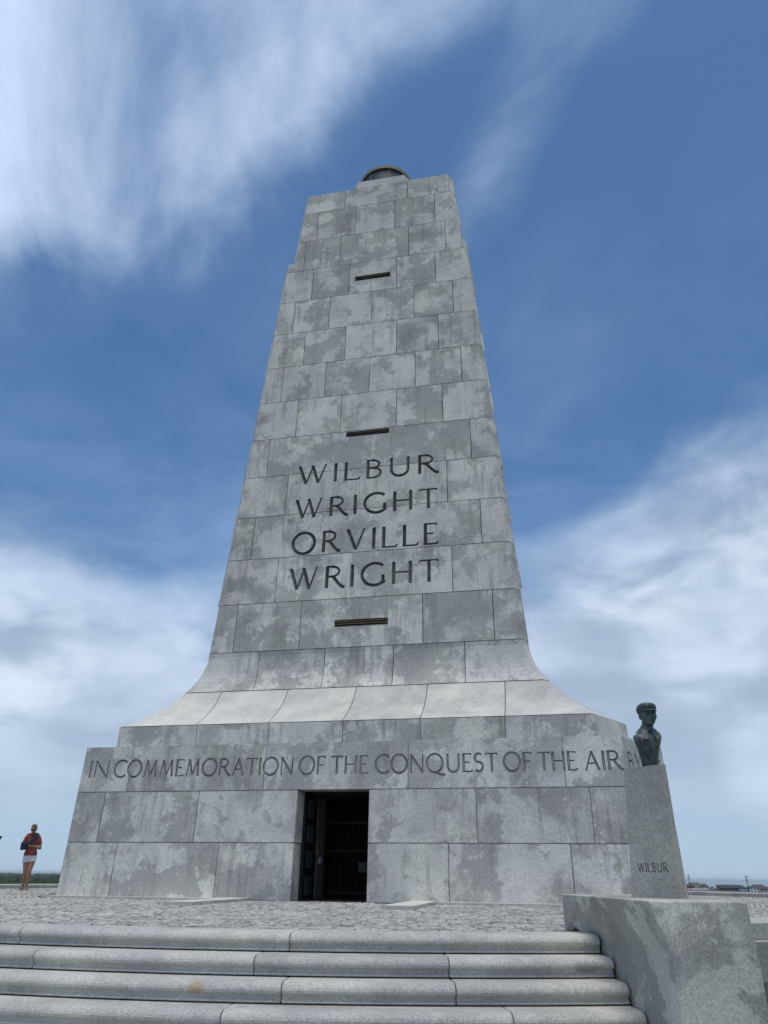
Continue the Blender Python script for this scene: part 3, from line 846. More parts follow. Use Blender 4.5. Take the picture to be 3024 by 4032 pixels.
def chest(x, z, out=0):
    zs = [0, .045, .10, .155, .21, .252]; rx = np.interp(z, zs, [.070, .075, .084, .098, .113, .121]); ry = np.interp(z, zs, [.054, .056, .066, .078, .088, .086])
    return (x, -ry * math.sqrt(max(.03, 1 - (x / rx) ** 2)) - out, z)
for x1, xb, wdt in ((-.020, -.010, .006), (.016, .010, .006), (.060, .030, .010), (-.066, -.034, .010), (.104, .058, .012), (-.104, -.058, .012)):       # coat folds and lapel edges
    b = MB(); b.tube([chest(xb + (x1 - xb) * (q / 6) ** 1.6, .012 + .235 * q / 6) for q in range(7)], [wdt * .7 + wdt * .3 * q / 6 for q in range(7)], 7); b.build('coat_fold', 'bronze', torso, True)
NX = .022
b = MB(); b.loft([ell(NX, .006, .062, .060, .285), ell(NX, .005, .060, .060, .33), ell(NX, .002, .058, .058, .362), ell(NX, .002, .054, .055, .364), ell(NX + .006, -.004, .048, .052, .38), ell(NX + .012, -.008, .050, .054, .42)])
b.build('neck', 'bronze', bust, True)
# turned-down collar with two points at the front
b = MB(); n = 30; ro, ri2, rt2 = [], [], []
for i in range(n + 1):
    a = R(-163 + 326 * i / n); fr = max(0, (abs(math.degrees(a)) - 85) / 78)         # a = 0 is the back
    x, y = math.sin(a), math.cos(a)
    drop_ = .040 + .058 * fr ** 1.0 + (.012 if i in (1, 2, n - 1, n - 2) else 0); out_ = .046 + .010 * fr
    rt2.append((NX + x * .062, .004 + y * .062, .352 - .026 * fr))
    ro.append((NX + x * (.062 + out_), .002 + y * (.060 + out_), .350 - .022 * fr - drop_))
    ri2.append((NX + x * (.062 + out_ - .016), .002 + y * (.060 + out_ - .020), .334 - .022 * fr - drop_))
vs = rt2 + ro + ri2; nn = n + 1; fs = []
for i in range(n):
    fs += [(i, i + 1, nn + i + 1, nn + i), (nn + i, nn + i + 1, 2 * nn + i + 1, 2 * nn + i), (2 * nn + i, 2 * nn + i + 1, i + 1, i)]
fs += [(0, nn, 2 * nn), (n, 2 * nn + n, nn + n)]
b.add(vs, fs); b.build('collar', 'bronze', bust, False)
hm = head_rings(96, 84); HM = Matrix.Translation((.038, -.024, .354)) @ Matrix.Rotation(R(8), 4, 'Z') @ Matrix.Diagonal((.88, .86, .86, 1))
head = place(hm, HM).build('head', 'bronze', bust, True)
b = MB()
b.loft([ell(0, .010, .080, .094, .146, tilt=-.18), ell(0, .014, .091, .106, .158, tilt=-.20), ell(0, .016, .100, .116, .178, tilt=-.20), ell(0, .016, .102, .118, .196, tilt=-.18), ell(0, .014, .097, .112, .214, tilt=-.14), ell(0, .012, .086, .098, .230, tilt=-.10), ell(0, .012, .066, .074, .243, tilt=-.06), ell(0, .014, .038, .042, .251), ell(0, .014, .008, .009, .254)])
place(b, HM); cap = b.build('cap', 'bronze', bust, True)
b = MB(); tp, bt_ = [], []
n = 16
for i in range(n + 1):
    a = R(-68 + 136 * i / n); k_ = math.cos(a * 1.25)
    rin = (.078 * math.sin(a), -.094 * math.cos(a)); ro_ = (.090 * math.sin(a), -(.094 + .050 * max(0, k_)) * math.cos(a) - .004)
    zi = .166 + .004 * math.cos(a); zo = .160 - .010 * max(0, k_)
    tp.append([(rin[0], rin[1], zi + .004), (ro_[0], ro_[1], zo + .004), (ro_[0], ro_[1], zo - .004), (rin[0], rin[1], zi - .006)])
b.loft(tp); place(b, HM); b.build('visor', 'bronze', cap, True)

M['moss'] = plain('moss', (.10, .10, .03), .95, var=.5, scale=40)
b = MB(); random.seed(3)
for q in range(90):
    a_ = random.uniform(0, 6.28); r_ = abs(random.gauss(0, .028)); x0 = 4.335 + r_ * math.cos(a_) * 1.5; y0 = -6.87 + r_ * math.sin(a_); hh = random.uniform(.012, .045); dx, dy = random.uniform(-.02, .02), random.uniform(-.02, .02); w_ = .004
    b.add([(x0 - w_, y0, -.002), (x0 + w_, y0, -.002), (x0, y0 + w_, -.002), (x0 + dx, y0 + dy, hh)], [(0, 1, 3), (1, 2, 3), (2, 0, 3)])
tag(b.build('moss_tuft', 'moss', None), 'small tuft of moss where the top step meets the granite block', 'moss')

# ------------------------------------------------------------------ kerb wall round the platform edge
kerb = tag(empty('kerb_wall', (0, CY, 0)), 'low ring of pale granite kerb stones round the platform edge', 'kerb wall')
def kerb_seg(a0, a1, prof, name, mat):
    b = MB(); n = 6; gap = .03
    b.loft([[polar(r_, a0 + gap + (a1 - a0 - 2 * gap) * j / n, z) for r_, z in prof] for j in range(n + 1)])
    b.v = [(x, y - CY, z) for x, y, z in b.v]
    return b.build(name, mat, kerb)
a = 23.6
while a < 335:
    st = 7.4
    kerb_seg(a, a + st, [(12.19, -.12), (12.19, .095), (12.215, .115), (12.72, .115), (12.75, .095), (12.75, -.03), (12.6, -.03), (12.6, -.12)], 'kerb_stone', 'step')
    if a < 120 or a > 300:
        kerb_seg(a, a + st, [(12.3, -.36), (12.3, -.035), (12.79, -.035), (12.81, -.05), (12.80, -.36)], 'wall_stone', 'plinth')
        kerb_seg(a, a + st, [(12.3, -1.06), (12.3, -.365), (12.62, -.365), (12.62, -1.06)], 'base_stone', 'mortar')
    a += st

# ------------------------------------------------------------------ terrain, path, sea
GZ = -20.0
def hill(r_):
    if r_ < 24: return -1.06
    if r_ < 150:
        t = (r_ - 24) / 126; return -1.06 + (GZ + 1.06) * (t * t * (3 - 2 * t))
    return GZ
b = MB(); n = 72; rings = []
for r_ in [.5, 8, 14, 20, 24, 30, 38, 48, 60, 75, 90, 105, 120, 135, 150, 220, 400, 900, 2500, 8000, 25000, 60000]:
    rings.append([polar(r_, -360 * i / n, hill(r_)) for i in range(n)])
b.loft(rings)
terrain = tag(b.build('terrain', 'grass', None, True), kind='structure', label='grassy hill and flat country below the monument')
b = MB(); b.prism([(-5.2, -7.4), (5.6, -7.4), (5.6, -19), (-5.2, -19)][::-1], -1.058, -1.050)
tag(b.build('path', 'pave', None), kind='structure', label='paved landing at the foot of the steps')
def water():
    mt, k, bs = mat_new('sea_water')
    bs.inputs['Base Color'].default_value = (.24, .33, .37, 1); bs.inputs['Roughness'].default_value = .55
    co = k.new('ShaderNodeTexCoord').outputs['Object']
    bp = k.new('ShaderNodeBump'); bp.inputs['Strength'].default_value = .5; bp.inputs['Distance'].default_value = 2
    k.l.new(k.noise(co, .02, 4), bp.inputs['Height']); k.l.new(bp.outputs[0], bs.inputs['Normal'])
    return mt
M['water'] = water()
sa = R(32); sdv = Vector((math.sin(sa), math.cos(sa), 0)); spv = Vector((math.cos(sa), -math.sin(sa), 0))
c0 = sdv * 1750
b = MB(); P4 = [c0 - spv * 30000, c0 + spv * 60000, c0 + spv * 60000 + sdv * 60000, c0 - spv * 30000 + sdv * 60000]
b.prism([(p.x, p.y) for p in P4], GZ - .3, GZ + .35)
tag(b.build('sea', 'water', None), kind='structure', label='pale blue sea on the right horizon')

# ------------------------------------------------------------------ far woods
def leaf_mat(name, a, b_):
    mt, k, bs = mat_new(name)
    co = k.new('ShaderNodeTexCoord').outputs['Object']
    n1 = k.noise(co, .055, 5, .7); n2 = k.noise(co, .5, 3, .7)
    c = k.mix(k.step(k.math('ADD', k.math('MULTIPLY', n1, .7), k.math('MULTIPLY', n2, .3)), .36, .62), a, b_)
    k.l.new(c, bs.inputs['Base Color']); bs.inputs['Roughness'].default_value = .95; bs.inputs['Specular IOR Level'].default_value = .1
    return mt
M['wood'] = leaf_mat('woodland', (.018, .032, .018), (.055, .080, .036))
ico = bmesh.new(); bmesh.ops.create_icosphere(ico, subdivisions=2, radius=1)
iv = np.array([v.co[:] for v in ico.verts]); ifc = [tuple(v.index for v in f.verts) for f in ico.faces]; ico.free()
def crowns(spots, name, mat, label):
    Vv, Ff = [], []; base = 0
    for (x, y, z, w, hh) in spots:
        jit = 1 + rng.normal(0, .16, (len(iv), 1)); vv = iv * jit * np.array([w, w, hh]) + np.array([x, y, z + hh * .6])
        Vv.append(vv); Ff += [tuple(i + base for i in f) for f in ifc]; base += len(iv)
    o = obj(name, np.concatenate(Vv).tolist(), Ff, mat, None)
    return tag(o, label, None, None, 'stuff')
sp = []
for _ in range(3600):
    d = 380 * (9000 / 380) ** (random.random() ** 1.25)
    az = R(random.uniform(-48, -26)); s_ = max(1, d / 900)
    w = random.uniform(3.0, 6.0) * (1 + .25 * (s_ - 1)); hh = random.uniform(3.5, 6.0) * (1 + .04 * (s_ - 1))
    sp.append((4.1 + d * math.sin(az), -15 + d * math.cos(az), GZ + random.uniform(-1.5, 2.5), w, hh))
crowns(sp, 'far_woods', 'wood', 'dark green woodland stretching to the horizon on the left')
sp = []
for _ in range(1900):
    d = random.uniform(430, 1000); az = R(random.uniform(3, 42))
    sp.append((4.1 + d * math.sin(az), -15 + d * math.cos(az), GZ, random.uniform(2, 5), random.uniform(1.5, 3.2) + (1.2 if az < R(11.5) else 0)))
M['scrub'] = leaf_mat('scrub_leaves', (.04, .06, .028), (.09, .115, .05))
crowns(sp, 'scrub', 'scrub', 'dark green scrub in front of the distant beach houses')

# ------------------------------------------------------------------ beach houses on the right
WALLC = {'grey': (.30, .31, .32), 'white': (.74, .75, .76), 'tan': (.48, .42, .32), 'brown': (.16, .11, .085), 'blue': (.38, .48, .50), 'yellow': (.62, .58, .30), 'dark': (.10, .10, .105)}
for kx, vx in WALLC.items(): M['w_' + kx] = plain('siding_' + kx, vx, .8, var=.08, scale=2)
M['r_dark'] = plain('roof_dark', (.055, .055, .06), .9, var=.2, scale=2); M['r_brown'] = plain('roof_brown', (.10, .075, .062), .9, var=.2, scale=2); M['r_grey'] = plain('roof_grey', (.24, .24, .25), .9, var=.2, scale=2)
M['pane'] = plain('window_pane', (.05, .06, .07), .2, var=.1)
def from_cam(sx, d): return 4.1 + sx * d, -15 + d         # bearing slope sx at distance d
def house(sx, d, w, depth, hw, hr, wall, roof, label, style='gable_side', gz=GZ + 1.6, stilts=0):
    x, y = from_cam(sx, d); rz = -math.atan(sx)
    h_ = tag(empty('beach_house', (x, y, gz), rz), label, 'house', 'beach houses along the shore')
    z0 = stilts
    b = MB(); b.box((-w / 2, -depth / 2, z0 - 4), (w / 2, depth / 2, hw)); b.build('wall', 'w_' + wall, h_)
    if stilts:
        for px_ in (-w / 2 + .5, 0, w / 2 - .5):
            for py_ in (-depth / 2 + .5, depth / 2 - .5):
                b = MB(); b.box((px_ - .2, py_ - .2, -.5), (px_ + .2, py_ + .2, z0)); b.build('post', 'w_brown', h_)
    b = MB(); o_ = .7
    if style == 'gable_side':
        pr = [(-depth / 2 - o_, hw - .2), (0, hw + hr), (depth / 2 + o_, hw - .2), (depth / 2 + o_, hw - .5), (0, hw + hr - .35), (-depth / 2 - o_, hw - .5)]
        b.loft([[(xx, yy, zz) for yy, zz in pr] for xx in (-w / 2 - o_, w / 2 + o_)])
        g = MB()
        for xx in (-w / 2 + .01, w / 2 - .31): g.loft([[(xx + e, -depth / 2, hw), (xx + e, depth / 2, hw), (xx + e, 0, hw + hr - .3)] for e in (0, .3)])
        g.build('gable', 'w_' + wall, h_)
    elif style == 'gable_front':
        pr = [(-w / 2 - o_, hw - .2), (0, hw + hr), (w / 2 + o_, hw - .2), (w / 2 + o_, hw - .5), (0, hw + hr - .35), (-w / 2 - o_, hw - .5)]
        b.loft([[(xx, yy, zz) for xx, zz in pr] for yy in (-depth / 2 - o_, depth / 2 + o_)])
        g = MB(); g.loft([[(-w / 2, yy, hw), (w / 2, yy, hw), (0, yy, hw + hr - .3)] for yy in (-depth / 2 + .02, depth / 2 - .02)]); g.build('gable', 'w_' + wall, h_)
    elif style == 'hip':
        b.add([(-w / 2 - o_, -depth / 2 - o_, hw), (w / 2 + o_, -depth / 2 - o_, hw), (w / 2 + o_, depth / 2 + o_, hw), (-w / 2 - o_, depth / 2 + o_, hw), (-w / 4, 0, hw + hr), (w / 4, 0, hw + hr)],
              [(0, 1, 5, 4), (2, 3, 4, 5), (1, 2, 5), (3, 0, 4), (3, 2, 1, 0)])
    else:
        b.box((-w / 2 - .3, -depth / 2 - .3, hw), (w / 2 + .3, depth / 2 + .3, hw + hr))
    b.build('roof', 'r_' + roof, h_)
    nf = max(1, int((hw - z0) / 3)); nw = max(2, int(w / 4))
    for f_ in range(nf):
        for q in range(nw):
            cx = -w / 2 + w * (q + .5) / nw; cz = z0 + (hw - z0) * (f_ + .5) / nf
            b = MB(); b.box((cx - .75, -depth / 2 - .06, cz - .75), (cx + .75, -depth / 2 - .01, cz + .75)); b.build('window', 'pane', h_)
    b = MB(); b.box((-w / 2, -depth / 2 - 2.2, z0 + 2.6), (w / 2, -depth / 2 - .12, z0 + 2.8)); b.build('deck', 'w_' + ('white' if wall != 'white' else 'grey'), h_)
H = [
 (.1595, 1210, 14, 10, 11.0, 2.5, 'brown', 'brown', 'brown beach house just right of the pedestal foot, behind the first pole', 'gable_side'),
 (.1655, 1260, 14, 12, 14.6, .5, 'tan', 'grey', 'tall flat-roofed tan building just right of the first pole', 'flat'),
 (.1690, 1000, 20, 9, 8.2, 2.0, 'grey', 'grey', 'long low grey house below the tan flat-roofed building', 'gable_side'),
 (.1760, 1230, 13, 10, 10.5, 2.8, 'white', 'dark', 'white beach house with dark roof, left of the white gabled pair', 'hip'),
 (.1805, 1150, 8, 10, 7.6, 3.4, 'white', 'dark', 'narrow white gabled house, left one of the gabled pair', 'gable_front'),
 (.1852, 1150, 9, 10, 8.0, 3.6, 'white', 'dark', 'narrow white gabled house, right one of the gabled pair', 'gable_front'),
 (.1860, 960, 13, 9, 7.0, 2.6, 'brown', 'brown', 'small dark brown house in front of the white gabled pair', 'hip'),
 (.1952, 1240, 13, 10, 10.2, 2.6, 'dark', 'dark', 'dark house with low roof, left end of the long dark row', 'gable_side'),
 (.2035, 1190, 24, 12, 9.6, 3.6, 'dark', 'dark', 'widest dark-roofed house in the middle of the long row', 'gable_side'),
 (.2128, 1220, 22, 12, 9.6, 3.2, 'blue', 'dark', 'blue-grey house with dark hip roof, right end of the long row', 'hip'),
 (.1985, 930, 15, 9, 6.6, 2.6, 'tan', 'grey', 'small tan house below the long dark-roofed row', 'gable_front'),
 (.2080, 920, 11, 8, 6.6, 2.2, 'grey', 'brown', 'small grey house between the tan and the pale blue ones', 'gable_side'),
 (.2148, 900, 9, 8, 7.0, 2.4, 'blue', 'grey', 'pale blue cottage just left of the second pole', 'gable_front'),
 (.2195, 910, 8, 8, 6.2, 2.4, 'yellow', 'brown', 'small yellow cottage beside the second pole', 'gable_front'),
 (.2345, 1130, 20, 12, 11.2, 3.0, 'white', 'brown', 'big white house with brown roof right of the second pole', 'hip'),
 (.2440, 1120, 16, 10, 9.6, 2.4, 'tan', 'brown', 'tan house with brown roof at the right edge of the picture', 'gable_side'),
 (.1725, 1380, 16, 10, 12.0, 2.6, 'grey', 'grey', 'grey house far behind, between the tan building and the white houses', 'gable_side'),
 (.1905, 1080, 9, 9, 7.6, 2.8, 'tan', 'brown', 'small tan gabled house between the white pair and the dark row', 'gable_front'),
 (.2265, 1290, 12, 10, 9.0, 2.4, 'grey', 'dark', 'low grey house behind the second pole', 'hip'),
 (.2225, 880, 9, 8, 5.4, 2.4, 'white', 'grey', 'tiny white cottage right of the yellow one', 'gable_side'),
 (.1745, 900, 10, 8, 6.0, 2.4, 'blue', 'grey', 'small pale blue cottage left of the dark brown house', 'gable_front'),
 (.2360, 880, 12, 9, 6.2, 2.6, 'brown', 'brown', 'reddish brown cottage below the big white house', 'gable_front'),
]
for h_ in H: house(*h_)

def pole(sx, d, ztop, label):
    x, y = from_cam(sx, d); r_ = tag(empty('utility_pole', (x, y, GZ), -math.atan(sx)), label, 'utility pole', 'utility poles by the beach houses')
    hgt = ztop - GZ
    b = MB(); b.tube([(0, 0, -.5), (0, 0, hgt)], [.28, .2], 8); b.build('shaft', 'w_brown', r_)
    for z in (hgt - .9, hgt - 2.6):
        b = MB(); b.box((-1.2, -.1, z - .1), (1.2, .1, z + .1)); a_ = b.build('crossarm', 'w_brown', r_)
        for q in (-1.0, -.4, .4, 1.0):
            b = MB(); b.tube([(q, 0, z + .1), (q, 0, z + .4)], .07, 6); b.build('insulator', 'w_grey', a_)
pole(.1610, 640, .45 + .0051 * 640, 'slim utility pole beside the bust pedestal, left one of two')
pole(.2241, 520, .45 + .0051 * 520, 'slim utility pole standing alone, right one of two')

# sea bird
x, y = from_cam(.1904, 210)
b = MB(); b.loft([[(dx, dy, .0), (dx + .02, dy, .06), (dx + .04, dy, 0)] for dx, dy in ((0, -.3), (0, .0), (0, .28))])
for s in (-1, 1): b.add([(.02, -.1, .05), (.02, .12, .05), (s * .42, .05, .24), (s * .42, -.05, .24), (s * .85, .1, .10), (.02, 0, .02), (s * .42, 0, .21)], [(0, 1, 2, 3), (3, 2, 4), (0, 5, 6, 3), (1, 2, 6, 5), (2, 4, 6), (3, 6, 4)])
g_ = b.build('sea_bird', 'w_dark', None); g_.location = (x, y, .45 + .0024 * 210); tag(g_, 'tiny dark sea bird flying above the distant roofs', 'bird')

# ------------------------------------------------------------------ people
M['skin'] = plain('skin_tanned', (.36, .185, .125), .55, var=.06, scale=6)
M['red'] = plain('red_cotton', (.23, .06, .052), .9, var=.12, scale=25)
M['white_cloth'] = plain('white_cotton', (.72, .71, .76), .9, var=.04)
M['navy'] = plain('navy_fabric', (.015, .028, .055), .85, var=.2)
M['hair'] = plain('brown_hair', (.13, .085, .05), .7, var=.35, scale=60)
M['black'] = plain('black_plastic', (.012, .012, .014), .35)
M['sandal'] = plain('tan_leather', (.34, .25, .17), .8)
M['jeans'] = plain('blue_denim', (.06, .09, .16), .9)
def etube(mb, pts, rads, n=14):
    rings = []
    for i, p in enumerate(pts):
        p = Vector(p); a_ = Vector(pts[max(i - 1, 0)]); b_ = Vector(pts[min(i + 1, len(pts) - 1)]); t = (b_ - a_).normalized()
        x = Vector((1, 0, 0)); x = (x - t * x.dot(t))
        x = x.normalized() if x.length > .3 else t.cross(Vector((0, 0, 1))).normalized()
        y = t.cross(x); r_ = rads[i]; rx, ry = r_ if isinstance(r_, tuple) else (r_, r_)
        rings.append([p + x * rx * math.cos(q) + y * ry * math.sin(q) for q in [2 * math.pi * j / n for j in range(n)]])
    mb.loft(rings)
def ball(mb, c, r_):
    mb.add([tuple(Vector(c) + Vector(v) * r_) for v in iv.tolist()], ifc)
def fused(name, tubes, mat, parent, voxel=.009, caps=True):
    """overlapping tapered tubes grown together into one continuous skin"""
    mb = MB()
    for pts, rads in tubes:
        etube(mb, pts, rads)
        for e in (0, -1) if caps else ():
            r_ = rads[e]; ball(mb, pts[e], min(r_) if isinstance(r_, tuple) else r_)
    o = mb.build(name, mat, parent)
    md = o.modifiers.new('fuse', 'REMESH'); md.mode = 'VOXEL'; md.voxel_size = voxel; md.use_smooth_shade = True
    sm = o.modifiers.new('soft', 'SMOOTH'); sm.factor = .5; sm.iterations = 4
    return o
def hand(tubes, w, d, s, p, curl, thumb):
    w = Vector(w); d = Vector(d).normalized(); s = Vector(s); s = (s - d * s.dot(d)).normalized(); p = Vector(p); p = (p - d * p.dot(d) - s * p.dot(s)).normalized()
    for i in range(4): tubes.append(([w, w + d * .05 + s * (-.020 + .0135 * i), w + d * .088 + s * (-.028 + .0185 * i)], [.020, .014, .0115]))
    for i, ln in enumerate((.072, .082, .076, .060)):
        b0 = w + d * .085 + s * (-.028 + .0185 * i); b1 = b0 + (d * math.cos(curl) + p * math.sin(curl)) * ln * .5; b2 = b1 + (d * math.cos(2 * curl) + p * math.sin(2 * curl)) * ln * .5
        tubes.append(([b0, b1, b2], [.0098, .0090, .0078]))
    t0 = w + d * .028 + s * thumb * .024; t1 = t0 + d * .030 + s * thumb * .022 + p * .010; t2 = t1 + d * .030 + s * thumb * .004 + p * .012
    tubes.append(([t0, t1, t2], [.014, .0115, .009]))
def hair_on(hd, HMx, bun=True):
    b = MB(); b.loft([ell(0, .034, .080, .076, .075, 20), ell(0, .026, .084, .088, .12, 20, tilt=-.35), ell(0, .020, .084, .098, .165, 20, tilt=-.40), ell(0, .016, .076, .093, .205, 20, tilt=-.28), ell(0, .016, .050, .062, .234, 20), ell(0, .016, .012, .016, .245, 20)])
    if bun: b.loft([ell(0, .09, .024, .030, .13, 12), ell(0, .125, .034, .036, .15, 12), ell(0, .14, .030, .030, .175, 12), ell(0, .13, .012, .012, .195, 12)])
    return place(b, HMx).build('hair', 'hair', hd, True)

def woman():
    rt_ = tag(empty('person', (-10.22, 5.37, .0), R(31)), 'woman in red shirt and white shorts with one arm in a navy sling', 'person')
    tb = [([(-.05, 0, .80), (-.05, 0, .90), (-.057, 0, 1.06), (-.068, -.005, 1.22), (-.074, 0, 1.34), (-.077, -.005, 1.405), (-.08, -.022, 1.52)], [(.15, .11), (.162, .122), (.122, .092), (.148, .108), (.150, .085), (.07, .058), (.045, .048)]),
          ([(-.128, 0, .86), (-.112, -.01, .65), (-.090, -.03, .47), (-.087, .0, .34), (-.076, .03, .09)], [.094, .080, .057, .055, .034]), ([(-.074, .045, .042), (-.088, -.03, .040), (-.105, -.125, .028)], [.034, .034, .026]),
          ([(.032, 0, .86), (.030, -.045, .66), (.018, -.10, .48), (.012, -.082, .34), (.020, -.07, .09)], [.094, .082, .058, .056, .034]), ([(.018, -.05, .042), (.032, -.14, .040), (.052, -.23, .028)], [.034, .034, .026]),
          ([(-.218, 0, 1.37), (-.262, -.012, 1.2), (-.285, -.03, 1.07)], [.058, .046, .042]), ([(-.285, -.03, 1.07), (-.20, -.13, 1.09), (-.125, -.20, 1.105)], [.042, .037, .027]),
          ([(.066, 0, 1.37), (.135, -.01, 1.2), (.172, -.02, 1.065)], [.058, .046, .042]), ([(.172, -.02, 1.065), (.10, -.13, 1.08), (.035, -.205, 1.10)], [.042, .037, .027])]
    hand(tb, (-.125, -.20, 1.105), (.75, -.55, .1), (0, -.3, 1), (.4, .6, 0), .35, 1)
    hand(tb, (.035, -.205, 1.10), (-.78, -.5, .12), (0, -.3, 1), (-.3, .7, 0), .5, 1)
    fused('body', tb, 'skin', rt_)
    HMx = Matrix.Translation((-.082, -.040, 1.462)) @ Matrix.Rotation(R(-6), 4, 'Z') @ Matrix.Rotation(R(24), 4, 'X') @ Matrix.Diagonal((.95, .95, .95, 1))
    hd = place(head_rings(28, 22), HMx).build('head', 'skin', rt_, True)
    hair_on(hd, HMx)
    b = MB()
    for s in (-1, 1): b.loft([[(s * .034 + .029 * math.cos(q), -.093 - e + abs(s * .034 + .029 * math.cos(q)) * .25, .122 + .022 * math.sin(q)) for q in [2 * math.pi * w / 10 for w in range(10)]] for e in (0, .008)])
    b.box((-.012, -.100, .122), (.012, -.094, .130)); b.box((-.080, -.085, .122), (-.074, .01, .130)); b.box((.074, -.085, .122), (.080, .01, .130))
    place(b, HMx).build('sunglasses', 'black', hd)
    fused('shirt', [([(-.050, 0, .865), (-.051, 0, .94), (-.057, 0, 1.07), (-.068, -.006, 1.22), (-.074, -.002, 1.345), (-.077, -.004, 1.400)], [(.178, .142), (.170, .134), (.142, .114), (.166, .126), (.166, .100), (.088, .072)]),
                    ([(-.235, 0, 1.378), (-.15, 0, 1.395), (-.077, 0, 1.40), (.0, 0, 1.395), (.082, 0, 1.378)], [.060, .066, .070, .066, .060]), ([(-.222, 0, 1.40), (-.200, 0, 1.37), (-.240, -.006, 1.28), (-.268, -.014, 1.165)], [.05, .074, .070, .066]), ([(.07, 0, 1.40), (.050, 0, 1.37), (.100, -.004, 1.28), (.146, -.012, 1.165)], [.05, .074, .070, .066])], 'red', rt_, .012, False)
    fused('shorts', [([(-.05, 0, .94), (-.05, 0, .86), (-.05, -.004, .79), (-.05, -.01, .735)], [(.160, .126), (.170, .132), (.166, .122), (.10, .10)]), ([(-.130, 0, .86), (-.124, -.008, .695)], [.100, .100]), ([(.034, -.006, .86), (.034, -.036, .705)], [.100, .100])], 'white_cloth', rt_, .012, False)
    b = MB(); b.loft([[(x, y, z) for x, y, z in pts] for pts in (
        [(-.352, .045, 1.01), (-.352, -.03, 1.01), (-.345, -.07, 1.22), (-.345, .05, 1.22)],
        [(-.28, -.02, 1.005), (-.28, -.145, 1.01), (-.265, -.175, 1.21), (-.24, -.09, 1.22)],
        [(-.18, -.12, 1.02), (-.185, -.225, 1.03), (-.17, -.245, 1.17), (-.145, -.15, 1.18)],
        [(-.140, -.15, 1.05), (-.14, -.230, 1.055), (-.13, -.240, 1.14), (-.115, -.165, 1.145)])])
    sl = b.build('sling', 'navy', rt_); md = sl.modifiers.new('b', 'BEVEL'); md.width = .014; md.segments = 2
    P7 = [(-.21, -.20, 1.17), (-.13, -.175, 1.21), (-.06, -.160, 1.27), (.0, -.140, 1.34), (.030, -.105, 1.405), (.030, -.02, 1.450), (.0, .06, 1.42), (-.1, .14, 1.3), (-.24, .13, 1.22), (-.345, .05, 1.18)]
    rg = []; b = MB()
    for i, p_ in enumerate(P7):
        p_ = Vector(p_); tn_ = (Vector(P7[min(i + 1, 9)]) - Vector(P7[max(i - 1, 0)])).normalized(); ou = Vector((p_.x + .06, p_.y * 1.4, (p_.z - 1.2) * .8)).normalized(); ou = (ou - tn_ * ou.dot(tn_)).normalized(); wv = tn_.cross(ou)
        rg.append([p_ + wv * .030, p_ + wv * .030 + ou * .010, p_ - wv * .030 + ou * .010, p_ - wv * .030])
    b.loft(rg); b.build('sling_strap', 'navy', rt_)
    for fx, fy, tx, ty in ((-.072, .07, -.108, -.15), (.016, -.03, .054, -.255)):
        b = MB(); d_ = Vector((tx - fx, ty - fy, 0)); n_ = Vector((-d_.y, d_.x, 0)).normalized()
        b.prism([tuple((Vector((fx, fy, 0)) + d_ * t + n_ * w)[:2]) for t, w in ((0, .032), (.5, .038), (.85, .048), (1.05, .02), (1.05, -.02), (.85, -.048), (.5, -.038), (0, -.032))], .004, .024)
        for t0, t1 in ((.50, .60), (.66, .78)):
            b.loft([[Vector((fx, fy, .02)) + d_ * t + n_ * rr_ * math.cos(q) + Vector((0, 0, rr_ * 1.15 * math.sin(q))) for rr_ in (.046, .052) for q in ([math.pi * w / 8 for w in range(9)] if rr_ < .05 else [math.pi * w / 8 for w in range(8, -1, -1)])] for t in (t0, t1)])
        b.build('sandal', 'sandal', rt_)
    bpy.context.view_layer.update()
    ph = MB(); mt_ = rt_.matrix_world @ Matrix.Translation((-.045, -.262, 1.145)) @ Matrix.Rotation(R(-50), 4, 'X')
    ph.box((-.037, -.075, -.005), (.037, .075, .005), mt_); po = ph.build('phone', 'black', None)
    tag(po, 'dark phone held in the hands of the woman in the red shirt', 'phone')
woman()

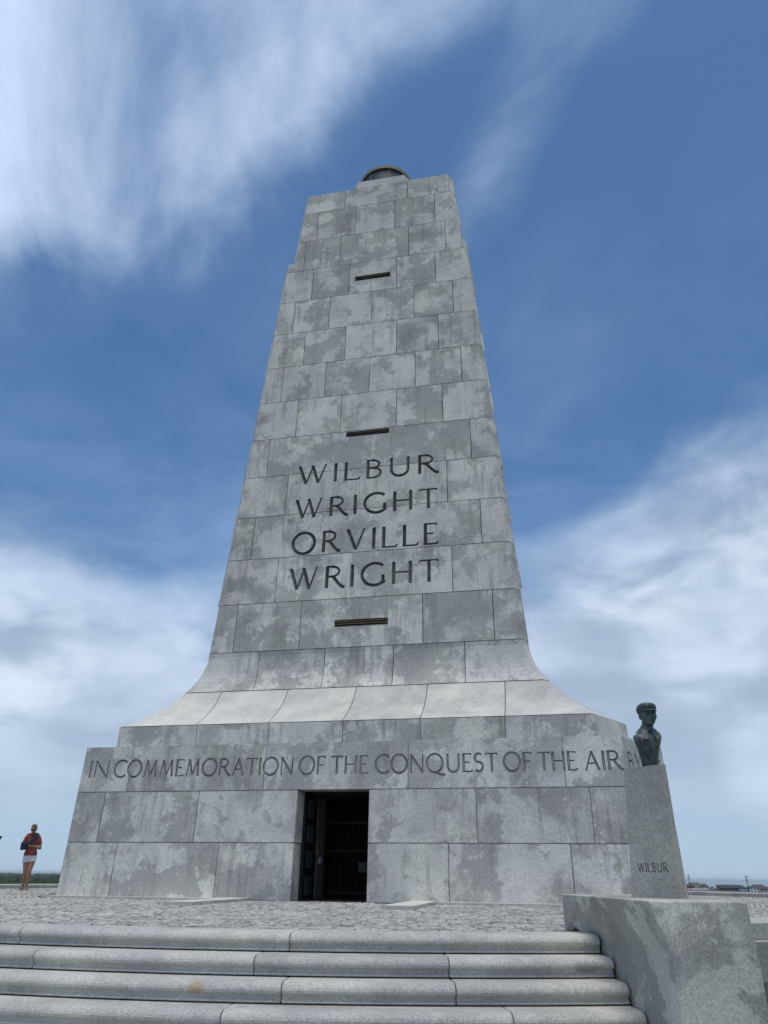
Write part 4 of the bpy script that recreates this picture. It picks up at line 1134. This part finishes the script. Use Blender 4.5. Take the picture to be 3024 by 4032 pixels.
# second visitor, standing just outside the frame with a phone held out
def visitor():
    d = 15.0; sx = -.7580
    px_, py_ = from_cam(sx, d); zt = .45 + .0446 * d       # phone tip
    o = Vector((px_ - .62, py_ + .10, 0)); tip = Vector((px_, py_, zt)) - o
    rt_ = tag(empty('person', o), 'person at the left picture edge reaching out a phone, mostly out of view', 'person')
    w = tip + Vector((-.15, .0, -.14))
    tb = [([(0, 0, .84), (0, 0, .94), (0, 0, 1.10), (0, 0, 1.26), (0, 0, 1.39), (0, 0, 1.45), (0, -.02, 1.57)], [(.15, .11), (.16, .12), (.125, .095), (.155, .11), (.158, .088), (.07, .06), (.05, .052)])]
    for s in (-1, 1):
        tb += [([(s * .09, 0, .90), (s * .10, -.01, .68), (s * .10, -.02, .49), (s * .10, .0, .35), (s * .10, .02, .09)], [.094, .08, .058, .056, .035]), ([(s * .10, .05, .042), (s * .11, -.03, .04), (s * .12, -.13, .03)], [.036, .036, .028])]
    tb += [([(-.17, 0, 1.42), (-.22, .01, 1.25), (-.24, .02, 1.12)], [.06, .048, .043]), ([(-.24, .02, 1.12), (-.23, -.04, 1.0), (-.22, -.08, .90)], [.043, .037, .028]),
           ([(.17, 0, 1.42), (.25, -.03, 1.27), (.30, -.06, 1.14)], [.06, .048, .043]), ([(.30, -.06, 1.14), ((.30 + w.x) / 2, -.07, (1.14 + w.z) / 2), tuple(w)], [.043, .037, .028])]
    hand(tb, (-.22, -.08, .90), (0, -.2, -1), (0, 1, 0), (1, 0, 0), .3, -1)
    hand(tb, w, (.75, 0, .62), (0, 1, 0), (.5, 0, -.5), .6, -1)
    fused('body', tb, 'skin', rt_)
    HMx = Matrix.Translation((0, -.04, 1.52)); hd = place(head_rings(28, 22), HMx).build('head', 'skin', rt_, True); hair_on(hd, HMx, False)
    fused('shirt', [([(0, 0, .95), (0, 0, 1.10), (0, 0, 1.26), (0, 0, 1.40), (0, 0, 1.45)], [(.17, .135), (.145, .115), (.172, .128), (.172, .102), (.088, .075)]), ([(-.18, 0, 1.43), (0, 0, 1.45), (.18, 0, 1.43)], [.06, .07, .06]), ([(-.16, 0, 1.44), (-.17, 0, 1.42), (-.225, .01, 1.22)], [.05, .076, .068]), ([(.16, 0, 1.44), (.17, 0, 1.42), (.25, -.03, 1.25)], [.05, .076, .068])], 'navy', rt_, .012, False)
    fused('trousers', [([(0, 0, .97), (0, 0, .90), (0, 0, .84)], [(.166, .13), (.175, .136), (.168, .122)])] + [([(s * .09, 0, .88), (s * .10, -.01, .68), (s * .10, -.01, .46), (s * .10, .015, .10)], [.104, .094, .078, .066]) for s in (-1, 1)], 'jeans', rt_, .012, False)
    ph = MB(); mt_ = Matrix.Translation(o + tip + Vector((-.035, -.012, -.055))) @ Matrix.Rotation(R(30), 4, 'Y')
    ph.box((-.005, -.037, -.075), (.005, .037, .075), mt_)
    tag(ph.build('phone', 'black', None), 'dark phone raised at the left edge of the picture', 'phone')
visitor()

# ------------------------------------------------------------------ sea haze
b = MB(); b.box((-64000, -64000, GZ - 1.5), (64000, 64000, 27.0))
hz = b.build('haze', None, None); tag(hz, 'thin pale sea haze over the distant land and water', None, None, 'stuff')
mt = bpy.data.materials.new('sea_haze'); mt.use_nodes = True; k = NT(mt.node_tree); k.n.clear()
vo = k.new('ShaderNodeVolumePrincipled'); vo.inputs['Color'].default_value = (.80, .88, .95, 1); vo.inputs['Density'].default_value = 3.5e-5; vo.inputs['Anisotropy'].default_value = 0.0
k.l.new(vo.outputs[0], k.new('ShaderNodeOutputMaterial').inputs['Volume']); hz.data.materials.append(mt)
